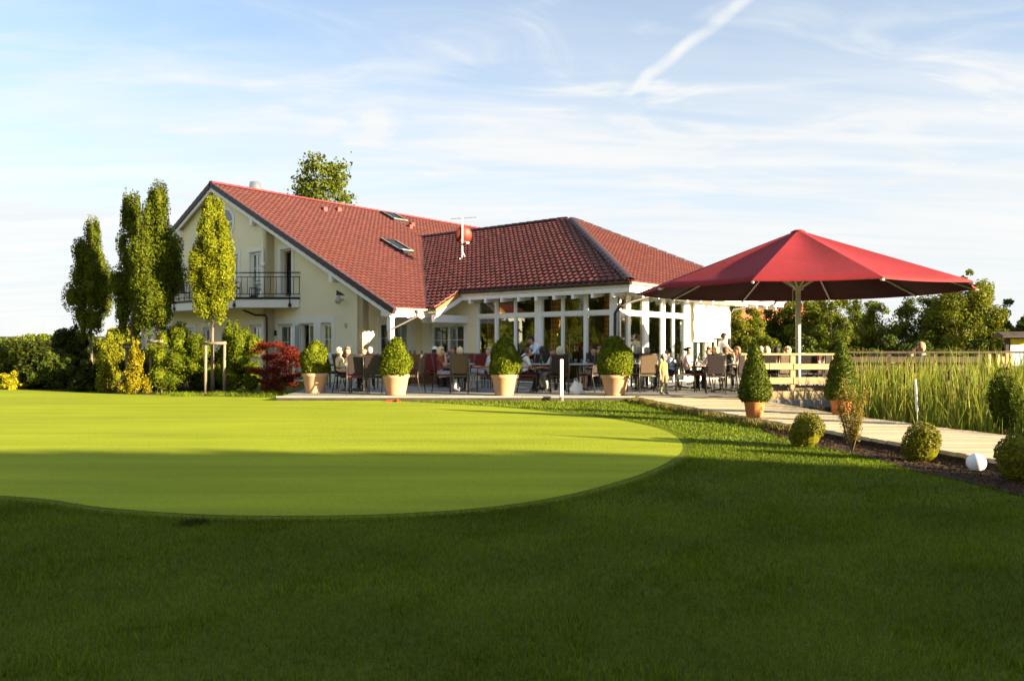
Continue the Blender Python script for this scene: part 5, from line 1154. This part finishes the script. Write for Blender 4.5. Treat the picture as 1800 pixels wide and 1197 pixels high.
# ------------------------------------------------------------------ people
PEOPLE = []
def person_spec(**k): PEOPLE.append(k)
def skeleton(pose, lean=.1, arms='table', legs='normal', turn=0, nod=0, bend=0, stride=.0, side=1, child=1.0):
    """joints in a local frame: facing +x, left +y. Returns verts, edges(label), radii, head centre, head matrix"""
    v, e, r = [], [], []
    def j(p, rad): v.append(Vector(p)); r.append(rad); return len(v)-1
    def c(a, b_, lab): e.append((a, b_, lab))
    if pose == 'sit': pel = Vector((-.10, 0, .53)); 
    else: pel = Vector((0, 0, .92))
    tl = lean if pose == 'sit' else -bend
    ax = Vector((-math.sin(tl), 0, math.cos(tl)))
    P = lambda t, y=0, f=0: pel+ax*t+Vector((math.cos(tl)*f, y, math.sin(tl)*f))
    p0 = j(P(0), .125); p1 = j(P(.15), .118); p2 = j(P(.31), .130); p3 = j(P(.41), .095); nk = j(P(.475, 0, .01), .050)
    c(p0, p1, 'shirt'); c(p1, p2, 'shirt'); c(p2, p3, 'shirt'); c(p3, nk, 'skin')
    hup = Vector((-math.sin(tl*.35-nod), 0, math.cos(tl*.35-nod))); hm = Matrix.Rotation(R(turn), 3, 'Z'); hf = hm @ Vector((hup.z, 0, -hup.x)); 
    ch = child; hc_ = v[nk]+hup*(.145+.06*(ch-1)*2)+hf*.02
    jaw = j(hc_-hup*.075*ch+hf*.022*ch, .062*ch); hd = j(hc_, .088*ch); cr = j(hc_+hup*.062*ch-hf*.01, .074*ch); c(nk, jaw, 'skin'); c(jaw, hd, 'skin'); c(hd, cr, 'skin')
    ns = j(hc_+hf*.098*ch-hup*.022, .012); c(hd, ns, 'skin')
    hy = hup.cross(hf)
    for s in (-1, 1): er = j(hc_+hy*s*.085*ch-hf*.005-hup*.015, .014); c(hd, er, 'skin')
    for s in (-1, 1):
        sh = j(P(.385, s*.175), .060); c(p3, sh, 'shirt'); S_ = v[sh]; sleeve = 'sleeve'
        if arms == 'mouth' and s == side: el = S_+Vector((.20, s*.03, -.20)); wr = hc_+hf*.13-hup*.12+hy*s*.03
        elif arms in ('table', 'mouth'): el = S_+Vector((.12, s*.07, -.25)); wr = el+Vector((.23, -s*.09, .04))
        elif arms == 'lap': el = S_+Vector((.03, s*.06, -.28)); wr = el+Vector((.23, -s*.11, -.03))
        elif arms == 'crossed': el = S_+Vector((.08, s*.06, -.26)); wr = el+Vector((.13, -s*.24, .05))
        elif arms == 'down': el = S_+Vector((-.01, s*.05, -.27)); wr = el+Vector((.05, s*.0, -.24))
        elif arms == 'reach': el = S_+Vector((.16, s*.04, -.20)); wr = el+Vector((.20, -s*.05, -.10))
        ei = j(el, .040); wi = j(wr, .027); mid = j(S_.lerp(el, .55), .048); c(sh, mid, 'shirt'); c(mid, ei, sleeve); c(ei, wi, 'forearm')
        d = (wr-el).normalized(); up = Vector((0, 0, 1)) if abs(d.z) < .8 else Vector((1, 0, 0)); w = d.cross(up).normalized(); nn = w.cross(d)
        pm_ = j(wr+d*.075, .026); c(wi, pm_, 'skin')
        for q, (o_, L_) in enumerate(((-.027, .070), (-.009, .082), (.009, .078), (.026, .062))):
            k1 = j(wr+d*.105+w*o_, .0095); k2 = j(wr+d*(.105+L_*.5)+w*o_*1.15-nn*.008, .0085); k3 = j(wr+d*(.105+L_*.85)+w*o_*1.2-nn*.03, .0075); c(pm_, k1, 'skin'); c(k1, k2, 'skin'); c(k2, k3, 'skin')
        t1 = j(wr+d*.045-w*.045*s, .011); t2 = j(wr+d*.085-w*.062*s-nn*.01, .009); c(pm_, t1, 'skin'); c(t1, t2, 'skin')
    for s in (-1, 1):
        hp = j(pel+Vector((.02, s*.09, -.03)), .098); c(p0, hp, 'trousers')
        if pose == 'sit':
            if legs == 'cross' and s == side: kn = Vector((.36, s*.06, .62)); an = Vector((.60, -s*.06, .34)); to = an+Vector((.13, 0, .02))
            elif legs == 'back': kn = Vector((.34, s*.11, .52)); an = Vector((.18, s*.09, .09)); to = an+Vector((.14, s*.02, -.045))
            else: kn = Vector((.36, s*.11, .53)); an = Vector((.36+.04*s, s*.11, .09)); to = an+Vector((.15, s*.03, -.045))
        else: kn = Vector((.03+stride*s, s*.10, .49)); an = Vector((-.02+stride*1.6*s, s*.10, .09)); to = an+Vector((.15, s*.03, -.045))
        ki = j(kn, .062); ai = j(an, .040); hl_ = j(an+Vector((-.03, 0, -.03)), .036); ti = j(to, .030); mt = j(Vector(v[hp]).lerp(kn, .5), .080); ca = j(kn.lerp(an, .35), .056)
        c(hp, mt, 'trousers'); c(mt, ki, 'trousers'); c(ki, ca, 'shin'); c(ca, ai, 'shin'); c(ai, hl_, 'shoe'); c(ai, ti, 'shoe')
    return v, e, r, hc_, (hf*ch, hy*ch, hup*ch)
mats_p = {}
def cloth(col):
    k = tuple(col)
    if k not in mats_p: mats_p[k] = mat('cloth', col, .85, .10, 9, .2, 30)
    return mats_p[k]
SKIN = mat('skin', (.56, .30, .19), .5, .05, 8); SKIN2 = mat('tanned_skin', (.44, .22, .12), .5, .05, 8)
HAIRC = {}
def hair_m(col):
    k = tuple(col)
    if k not in HAIRC: HAIRC[k] = mat('hair', col, .6, .25, 40, .4, 90, stretch=(1, 1, .3))
    return HAIRC[k]
eye_mb = MB(); eye_mb.ball((0, 0, 0), .011, 8, 6); eye_me = eye_mb.mesh('eye', True); eye_me.materials.append(mat('eye_dark', (.03, .02, .015), .2))
def hair_mesh(style, hc_, fr_):
    hf, hy, hup = fr_; b = MB(); b.M = Matrix(((hf.x, hy.x, hup.x, hc_.x), (hf.y, hy.y, hup.y, hc_.y), (hf.z, hy.z, hup.z, hc_.z), (0, 0, 0, 1)))
    n, m = 16, 12; V = []; F = []
    cut = {'short': (.02, -.055), 'bald': (-.03, -.06), 'long': (.0, -.06), 'bob': (.01, -.075), 'bun': (.02, -.05), 'cap': (.2, .015)}[style]
    big = {'short': 1.0, 'bald': .97, 'long': 1.10, 'bob': 1.10, 'bun': 1.03, 'cap': 1.06}[style]
    keep = {}
    for i in range(m+1):
        a = -math.pi/2+math.pi*i/m
        for k in range(n):
            t = 2*math.pi*k/n; x, y, z = .106*big*math.cos(a)*math.cos(t)-.006, .096*big*math.cos(a)*math.sin(t), .120*big*math.sin(a)+.010
            ok = z > cut[1] and (x < cut[0] or z > (.055 if style != 'cap' else .02))
            if style == 'bald': ok = ok and (z < .045) and x < .0
            if style in ('long', 'bob'): ok = (x < .015 and z > -.13) or z > .05
            keep[(i, k)] = ok; V.append((x, y, z))
    for i in range(m):
        for k in range(n):
            q = [(i, k), (i, (k+1) % n), (i+1, (k+1) % n), (i+1, k)]
            if all(keep[w] for w in q): F.append([w[0]*n+w[1] for w in q])
    b.add(V, F)
    if style == 'long': b.ball((-.055, 0, -.10), (.055, .085, .13), 12, 8)
    if style == 'bob': b.ball((-.04, 0, -.05), (.07, .10, .085), 12, 8)
    if style == 'bun': b.ball((-.11, 0, .03), .045, 10, 8)
    if style == 'cap': b.add([(.09, -.06, .03), (.17, -.05, .018), (.185, 0, .02), (.17, .05, .018), (.09, .06, .03), (.10, 0, .045)], [(0, 1, 2, 5), (5, 2, 3, 4)])
    return b
def make_people():
    tmp = []
    for s in PEOPLE:
        v, e, r, hc_, fr_ = skeleton(s['pose'], **s.get('kw', {}))
        me = bpy.data.meshes.new('tmp'); me.from_pydata(v, [(a, b_) for a, b_, _ in e], []); o = bpy.data.objects.new('tmp', me); COL.objects.link(o)
        md = o.modifiers.new('skin', 'SKIN'); md.use_smooth_shade = True
        for i, rad in enumerate(r): me.skin_vertices[0].data[i].radius = (rad*1.08, rad*1.08); me.skin_vertices[0].data[i].use_root = (i == 0)
        sb = o.modifiers.new('sub', 'SUBSURF'); sb.levels = 1; sb.render_levels = 1
        tmp.append((s, o, v, e, r, hc_, fr_))
    dg = bpy.context.evaluated_depsgraph_get()
    for s, o, v, e, r, hc_, fr_ in tmp:
        me = bpy.data.meshes.new_from_object(o.evaluated_get(dg)); me.name = 'body'; bpy.data.objects.remove(o)
        co_ = np.empty(len(me.polygons)*3); me.polygons.foreach_get('center', co_); co_ = co_.reshape(-1, 3); best = np.full(len(co_), 1e9); lab = np.zeros(len(co_), int)
        labs = ['skin', 'shirt', 'trousers', 'shoe']; sl_ = s.get('sleeves', 'short'); shorts = s.get('shorts', False)
        mp_ = {'skin': 0, 'shirt': 1, 'sleeve': 0 if sl_ == 'short' else 1, 'forearm': 1 if sl_ == 'long' else 0, 'trousers': 2, 'shin': 0 if shorts else 2, 'shoe': 3}
        for a, b_, lb in e:
            A = np.array(v[a]); B = np.array(v[b_]); d = B-A; L2 = max(1e-9, d @ d); t = np.clip((co_-A) @ d/L2, 0, 1); dist = np.linalg.norm(co_-(A+t[:, None]*d), axis=1)/(r[a]*(1-t)+r[b_]*t+.01)
            w = dist < best; best[w] = dist[w]; lab[w] = mp_[lb]
        me.materials.clear()
        for m in (SKIN2 if s.get('tan') else SKIN, cloth(s['shirt']), cloth(s['trousers']), cloth(s.get('shoes', (.05, .04, .035)))): me.materials.append(m)
        me.polygons.foreach_set('material_index', lab.astype(np.int32)); me.polygons.foreach_set('use_smooth', np.ones(len(lab), bool)); me.update()
        sc = s.get('scale', 1.0); ro = empty('person', (s['x'], s['y'], s.get('z', 0)), R(s['face']), s['label'], 'person', s.get('group', 'guests on the terrace')); ro.scale = (sc, sc, sc)
        link_mesh('body', me, None, ro)
        link_mesh('cap' if s['hair'][0] == 'cap' else 'hair', hair_mesh(s['hair'][0], hc_, fr_).mesh('hair', True), hair_m(s['hair'][1]), ro)
        if s['hair'][0] == 'cap': link_mesh('hair', hair_mesh('short', hc_, fr_).mesh('hair', True), hair_m((.05, .03, .02)), ro)
        hf, hy, hup = fr_
        for q in (-1, 1): c = bpy.data.objects.new('eye', eye_me); COL.objects.link(c); c.parent = ro; c.location = hc_+hf*.089+hy*q*.034+hup*.008
        b = MB(); p = hc_+hf*.092-hup*.062; b.tube([p-hy*.022, p+hf*.004, p+hy*.022], .006, 5); b.build('mouth', M['lip'], ro)
M['lip'] = mat('lip', (.33, .11, .09), .5)
WHT, BEI, BLK, JEA, LBL, BLU = (.78, .76, .72), (.62, .47, .26), (.018, .017, .02), (.42, .46, .52), (.50, .58, .72), (.30, .38, .46)
GREY, BLOND, BROWN, DARK, WHITEH = (.38, .36, .33), (.62, .50, .24), (.12, .065, .03), (.022, .016, .013), (.72, .70, .66)
def sit(px, Y, face, label, shirt, trousers, hair, chair_kind=None, chair_label=None, **k):
    kw = {q: k.pop(q) for q in ('lean', 'arms', 'legs', 'turn', 'nod', 'side') if q in k}
    person_spec(pose='sit', x=AX(px, Y), y=Y, face=face, label=label, shirt=shirt, trousers=trousers, hair=hair, kw=kw, scale=k.pop('scale', .95), **k)
    if chair_kind: chair(chair_kind, AX(px, Y), Y, face, chair_label)
sit(609, 20.55, -8, 'white haired man in a beige shirt leaning back with crossed legs', BEI, BLK, ('short', WHITEH), 'dark', 'dark chair under the white haired man in beige', lean=.28, arms='lap', legs='cross', side=-1, sleeves='short')
sit(613, 22.0, -50, 'brown haired woman in a dark patterned top behind the man in beige', (.10, .06, .04), BLK, ('bob', (.22, .13, .06)), 'dark', 'dark chair of the woman behind the man in beige', lean=.05, arms='table', nod=.15)
sit(634, 21.5, -125, 'balding man in an orange red shirt and pale jeans at the first table', (.62, .11, .04), JEA, ('bald', BROWN), 'mixed', 'chair of the balding man in orange red', lean=.12, arms='lap', legs='normal', tan=True, shoes=(.5, .5, .48))
sit(650, 22.6, 100, 'grey haired guest seen from behind beyond the first table', (.16, .18, .20), BLK, ('short', GREY), 'dark', 'chair of the grey haired guest beyond the first table', lean=.05)
chair('mixed', AX(628, 19.9), 19.9, 95, 'empty chair with plum seat between the man in beige and the second potted box')
chair('dark', AX(660, 19.75), 19.75, 85, 'dark empty chair half behind the second potted box')
chair('brown', AX(724, 20.2), 20.2, 170, 'empty chair seen edge on right beside the second potted box')
chair('dark', AX(575, 22.4), 22.4, 40, 'empty chair behind the first potted box'); chair('dark', AX(590, 23.4), 23.4, 200, 'empty chair by the wall behind the first potted box')
sit(779, 20.75, 5, 'blonde woman in a dark vest over orange with her hand at her mouth', (.30, .07, .05), JEA, ('bob', (.66, .52, .28)), 'red', 'burgundy chair under the blonde woman with hand at mouth', lean=.02, arms='mouth', side=-1, nod=.1, shoes=(.12, .12, .16))
sit(767, 23.0, 70, 'man in a white cap behind the blonde woman', (.16, .04, .05), BLK, ('cap', (.80, .79, .76)), 'red', 'burgundy chair under the man in the white cap', lean=.05)
sit(793, 23.2, -110, 'tanned man with reddish hair facing the lawn at the back table', (.32, .26, .22), BLK, ('short', (.20, .07, .03)), 'red', 'burgundy chair under the man with reddish hair', lean=.05, tan=True)
sit(809, 20.35, 88, 'fair haired guest seen from behind in the brown chair', (.20, .18, .15), BLK, ('short', (.70, .58, .34)), 'brown', 'brown woven chair turned to the lawn, fair haired guest in it', lean=.04)
sit(853, 21.0, 184, 'grey haired man in a pale shirt and pale jeans with crossed legs', (.52, .50, .48), JEA, ('short', GREY), 'red', 'burgundy chair under the grey haired man with crossed legs', lean=.08, arms='table', legs='cross', side=1, shoes=(.3, .28, .24))
chair('red', AX(829, 22.5), 22.5, -60, 'empty burgundy chair turned aside behind the grey haired man'); chair('red', AX(846, 22.3), 22.3, 100, 'empty burgundy chair with its back to the lawn behind the grey haired man')
chair('red', AX(870, 23.2), 23.2, 150, 'empty burgundy chair behind the third potted box')
sit(926, 20.6, 8, 'man in a white T shirt and black trousers leaning on the table', WHT, BLK, ('short', BROWN), 'mixed', 'chair under the man in the white T shirt', lean=-.22, arms='table', legs='back', tan=True)
sit(953, 22.2, 92, 'guest with dark hair and red top seen from behind under the waiter', (.42, .07, .04), BLK, ('bob', (.035, .032, .03)), 'dark', 'chair of the dark haired guest below the waiter', lean=0)
sit(972, 21.0, 200, 'man in a white shirt leaning over his arms', WHT, (.28, .27, .25), ('short', BROWN), 'dark', 'chair under the man in the white shirt leaning over his arms', lean=-.25, arms='table', turn=110, legs='back', tan=True)
sit(984, 20.45, 86, 'woman with long blonde hair seen from behind beside the white post', (.30, .28, .24), BLK, ('long', (.60, .52, .30)), 'dark', 'dark chair with its back to the lawn behind the white post', lean=.02)
person_spec(pose='stand', x=AX(951, 22.9), y=22.9, face=205, label='waiter in a white shirt and dark apron bending over a table', shirt=(.66, .72, .82), trousers=BLK, hair=('short', DARK), kw=dict(bend=.55, arms='reach', nod=.35), scale=.98, sleeves='long', tan=True, group='staff')
sit(1049, 21.5, 190, 'bare legged woman in beige shorts behind the white bag', (.26, .27, .29), (.55, .42, .24), ('bob', (.30, .20, .11)), 'red', 'chair under the woman in beige shorts', lean=.05, arms='table', shorts=True, shoes=(.6, .52, .38))
sit(1043, 23.4, -100, 'dark haired woman facing the lawn behind the woman in shorts', (.03, .025, .025), BLK, ('long', DARK), 'dark', 'chair of the dark haired woman facing the lawn', lean=0)
sit(1058, 23.7, 200, 'fair guest half hidden by the largest potted box', (.45, .25, .18), BLK, ('bob', (.34, .22, .10)), 'dark', 'chair of the fair guest half hidden by the largest box', lean=0)
chair('dark', AX(1034, 20.9), 20.9, 150, 'dark empty chair turned aside near the white bag')
sit(1124, 23.2, 80, 'guest with grey brown hair in pale blue, left one of the couple', LBL, BLK, ('bob', (.36, .31, .25)), 'dark', 'chair of the left one of the grey haired couple', lean=0)
sit(1136, 22.7, 95, 'grey haired man in a pale blue shirt, right one of the couple', LBL, BLK, ('short', GREY), 'dark', 'chair of the right one of the grey haired couple', lean=0)
chair('brown', AX(1137, 20.7), 20.7, 90, 'brown woven chair with its back to the lawn left of the boy')
chair('dark', AX(1112, 20.9), 20.9, 20, 'dark chair hidden behind the largest potted box')
sit(1176, 21.7, 172, 'dark haired man in a pale blue shirt leaning forward behind the boy', (.62, .68, .78), (.03, .035, .07), ('short', DARK), 'mixed', 'chair under the man leaning forward behind the boy', lean=-.2, arms='table', tan=True)
chair('brown', AX(1203, 21.0), 21.0, 172, 'empty brown chair seen edge on right of the boy')
sit(1215, 21.6, -12, 'dark haired woman in a white blouse with folded arms', WHT, (.03, .035, .07), ('bun', DARK), 'red', 'burgundy chair under the woman with folded arms', lean=.05, arms='crossed', nod=.2, tan=True)
sit(1243, 21.8, 200, 'boyish guest with brown hair in a pink shirt', (.66, .42, .44), BLK, ('short', BROWN), 'mixed', 'chair under the guest in the pink shirt', lean=0, arms='table', nod=.15)
chair('red', AX(1236, 20.9), 20.9, 165, 'burgundy chair back left of the grey table')
sit(1276, 21.7, 60, 'man in a grey blue shirt, back to the lawn, at the steel legged table', BLU, BLK, ('short', BROWN), 'dark', 'dark chair left of the man in grey blue', lean=-.05, arms='table')
chair('dark', AX(1257, 20.1), 20.1, 80, 'dark chair with its back to the lawn at the steel legged table')
chair('dark', AX(1305, 20.5), 20.5, 95, 'dark chair just left of the first cone topiary')
sit(1254, 24.6, 185, 'blonde guest beside the awning wall', (.60, .58, .52), BLK, ('bob', BLOND), 'dark', 'chair of the blonde guest beside the awning wall', lean=0)
sit(1292, 23.2, 190, 'brown haired guest looking left at the table before the awning wall', (.50, .48, .40), BLK, ('bob', (.24, .13, .06)), 'dark', 'chair of the brown haired guest looking left', lean=0, arms='mouth')
person_spec(pose='stand', x=AX(1268, 25.5), y=25.5, face=12, label='standing woman in a dark cap and white shirt before the awning wall', shirt=WHT, trousers=BLK, hair=('cap', (.03, .02, .02)), kw=dict(arms='reach', nod=.12, bend=.08), scale=1.0, group='staff', tan=True)
sit(1338, 24.4, 60, 'grey haired guest behind the first cone topiary', (.45, .42, .40), BLK, ('bob', (.42, .36, .28)), 'dark', 'chair of the grey haired guest behind the cone', lean=0)
sit(1347, 21.9, 80, 'blonde guest seen from behind beside the woman in red', (.26, .34, .50), BLK, ('bob', (.66, .55, .30)), 'dark', 'chair of the blonde guest beside the woman in red', lean=0)
sit(1366, 22.2, 55, 'dark haired woman in a bright red top behind the railing', (.55, .02, .02), BLK, ('long', DARK), 'red', 'chair under the woman in the bright red top', lean=-.05, arms='table')
sit(1381, 23.4, 200, 'blonde woman facing the woman in red', (.55, .30, .20), BLK, ('long', (.66, .52, .26)), 'dark', 'chair of the blonde woman facing the woman in red', lean=0, arms='mouth')
chair('brown', AX(1377, 20.6), 20.6, 95, 'brown chair with its back to the railing behind the railing post')
chair('red', AX(1412, 23.6), 23.6, -90, 'burgundy chair behind the parasol pole'); chair('dark', AX(1418, 20.5), 20.5, 80, 'dark chair right of the parasol pole behind the railing')
chair('dark', AX(1452, 20.4), 20.4, 100, 'dark chair behind the right end of the pale railing'); chair('red', AX(1440, 22.8), 22.8, -80, 'burgundy chair at the far side of the table right of the pole')
sit(1617, 21.6, 150, 'fair haired guest in a grey beige jacket leaning at the dark railing', (.34, .30, .23), (.10, .09, .08), ('bob', (.40, .26, .12)), 'dark', 'chair of the guest in the grey beige jacket', lean=-.1, arms='mouth', scale=1.05, sleeves='long')
sit(1598, 22.3, 20, 'guest in black with dark hair beside the one in the grey beige jacket', BLK, BLK, ('short', DARK), 'dark', 'chair of the guest in black behind the dark railing', lean=-.25, sleeves='long', nod=.5, scale=.95)
chair('dark', AX(1545, 22.0), 22.0, 70, 'dark empty chair behind the dark railing')
person_spec(pose='stand', x=AX(1166, 19.55), y=19.55, face=-50, label='small boy in a yellow shirt, khaki trousers and grey cap standing alone', shirt=(.50, .44, .09), trousers=(.22, .18, .08), hair=('cap', (.50, .48, .44)), kw=dict(arms='down', turn=20, stride=.03, child=1.3), scale=.60, shoes=(.04, .045, .09), group='children')
make_people()
# balcony furniture
p = hl(-9.0, -.25, 3.06); chair('brown', p.x, p.y, 60, 'brown chair on the balcony behind the staked hornbeam', z=3.052); p = hl(-13.2, -.1, 3.06); chair('dark', p.x, p.y, -40, 'dark chair at the far end of the balcony', z=3.052)
p = hl(-7.6, -.15, 3.05); o = empty('lantern', p, 0, 'small dark wire lantern standing on the balcony floor', 'lantern'); b = MB()
for sx in (-.12, .12):
    for sy in (-.12, .12): b.tube([(sx, sy, 0), (sx, sy, .38)], .012, 5)
for z in (.05, .38):
    b.tube([(-.12, -.12, z), (.12, -.12, z), (.12, .12, z), (-.12, .12, z), (-.12, -.12, z)], .011, 5)
b.build('cage', M['dark_metal'], o); b = MB(); b.box(-.09, -.09, .03, .09, .09, .12); b.build('tray', M['dark_metal'], o)
# wooden bench by the window
o = empty('wooden_bench', (AX(747, 24.0), 24.0, 0), -R(25), 'red brown wooden bench with back under the window beside the second potted box', 'bench')
for z0 in (.52, .68, .84): b = MB(); b.box(-.85, .22, z0, .85, .26, z0+.13); b.build('slat', M['bench_wood'], o)
for y0 in (-.22, -.06, .10): b = MB(); b.box(-.85, y0, .42, .85, y0+.14, .46); b.build('slat', M['bench_wood'], o)
for x0 in (-.8, .72): b = MB(); b.box(x0, -.2, 0, x0+.08, .26, .42); b.box(x0, .262, 0, x0+.08, .31, .98); b.build('leg', M['bench_wood'], o)
b = MB(); b.box(-.8, -.2, .462, .1, .2, .50, .015); b.build('cushion', M['burgundy'], o)
o = empty('sideboard', (AX(742, 25.3), 25.3, 0), -R(25), 'wooden sideboard with glasses under the window behind the bench', 'sideboard')
b = MB(); b.box(-1.0, -.25, .0, 1.0, .25, .90); b.build('cabinet', M['bench_wood'], o); b = MB(); b.box(-1.05, -.3, .902, 1.05, .3, .95); b.build('top', M['dark_wood'], o)
for i in range(6): q = o.location; things_on(q.x-.7+i*.28, q.y+.25-i*.1, 'like sideboard, %s from the left' % ROW[i], 1, 40+i, .95)
# white post, leaning stake, bag, toys on the lawn
o = empty('white_post', (AX(987, 18.72), 18.72, ZL), 0, 'white wooden post standing at the terrace edge in front of the dark chair', 'post'); b = MB(); b.box(-.038, -.035, -.1, .038, .035, 1.02, .01); b.build('shaft', M['white'], o); b = MB(); b.tube([(0, 0, 0), (0, 0, .12)], .052, 10); b.build('collar', M['stake'], o)
o = empty('white_stake', (AX(1615, 12.4), 12.4, -.5), 0, 'thin white stake leaning among the reeds beside the boardwalk', 'stake'); b = MB(); b.tube([(0, 0, 0), (-.03, 0, .75)], .010, 6); b.build('rod', M['steel'], o); b = MB(); b.tube([(-.028, 0, .70), (-.05, .01, 1.2)], [.020, .016], 6); b.build('sleeve', M['white_plastic'], o)
o = empty('white_bag', (AX(1015, 19.75), 19.75, 0), .3, 'white plastic bag sagging on the terrace floor beside the bare legged woman', 'bag'); b = MB(); b.lathe([(.14, 0), (.17, .04), (.165, .14), (.12, .25), (.05, .33), (.02, .35)], 14); b.v = [(x*1.1+.03*math.sin(z*30)-.12*z, y*.7+.02*math.sin(x*40), z) for x, y, z in b.v]; b.build('sack', M['bag'], o, True); b = MB(); b.tube([(-.06, 0, .33), (-.09, 0, .40), (-.03, 0, .41), (0, 0, .33)], .008, 5); b.build('handle', M['bag'], o)
p = G(598, 701, ZL); o = empty('toy_golf_clubs', (p[0], p[1], ZL), .05, 'bundle of red and white toy golf clubs lying at the edge of the green', 'toy clubs')
for k in range(4): b = MB(); b.tube([(-.5+.05*k, .03*k, .03), (.32+.04*k, .02-.03*k, .035)], .012, 6); b.build('shaft', M['red_plastic'] if k % 2 else M['white_plastic'], o); b = MB(); b.box(.30+.04*k, -.05-.03*k, .01, .36+.04*k, .06-.03*k, .06, .01); b.build('club_head', M['white_plastic'], o)
p = G(618, 699, ZL); o = empty('white_ball_box', (p[0], p[1], ZL), .3, 'small white box lying at the tip of the toy golf clubs', 'box'); b = MB(); b.box(-.05, -.05, 0, .05, .05, .10, .01); b.build('box', M['white_plastic'], o); b = MB(); b.box(-.053, -.053, .075, .053, .053, .105, .008); b.build('lid', M['white'], o)
p = G(695, 704, ZL); o = empty('red_toy_rake', (p[0], 18.6, ZL), .1, 'red toy rake lying on the grass below the second potted box', 'toy'); b = MB(); b.tube([(-.15, 0, .02), (.13, .02, .03)], .02, 6); b.build('handle', M['red_plastic'], o); b = MB(); b.box(.10, -.08, .005, .15, .12, .06, .01); [b.box(.15, -.07+.05*k, .01, .19, -.05+.05*k, .03) for k in range(4)]; b.build('head', M['red_plastic'], o)
# notice board at the right edge
o = empty('notice_board', (AX(1800, 30), 30, -.4), R(-8), 'roofed notice board with yellow header and pale poster at the right edge', 'notice board')
for sx in (-.62, .62): b = MB(); b.box(sx-.06, -.06, 0, sx+.06, .06, 2.0); b.build('post', M['dark_wood'], o)
b = MB(); b.box(-.56, -.02, .75, .56, .03, 1.95); b.build('panel', M['dark_wood'], o); b = MB(); b.box(-.5, -.035, 1.68, .5, -.021, 1.90); b.build('header', M['poster_y'], o); b = MB(); b.box(-.5, -.035, .85, .5, -.021, 1.66); b.build('poster', M['poster_w'], o)
b = MB(); b.add([(-.95, -.45, 2.0), (.95, -.45, 2.0), (.95, 0, 2.18), (-.95, 0, 2.18), (-.95, .45, 2.0), (.95, .45, 2.0), (-.95, -.45, 1.94), (.95, -.45, 1.94), (.95, .45, 1.94), (-.95, .45, 1.94)], [(0, 1, 2, 3), (3, 2, 5, 4), (6, 9, 8, 7), (0, 6, 7, 1), (4, 5, 8, 9), (0, 3, 4, 9, 6), (1, 7, 8, 5, 2)]); b.build('roof', M['dark_wood'], o)
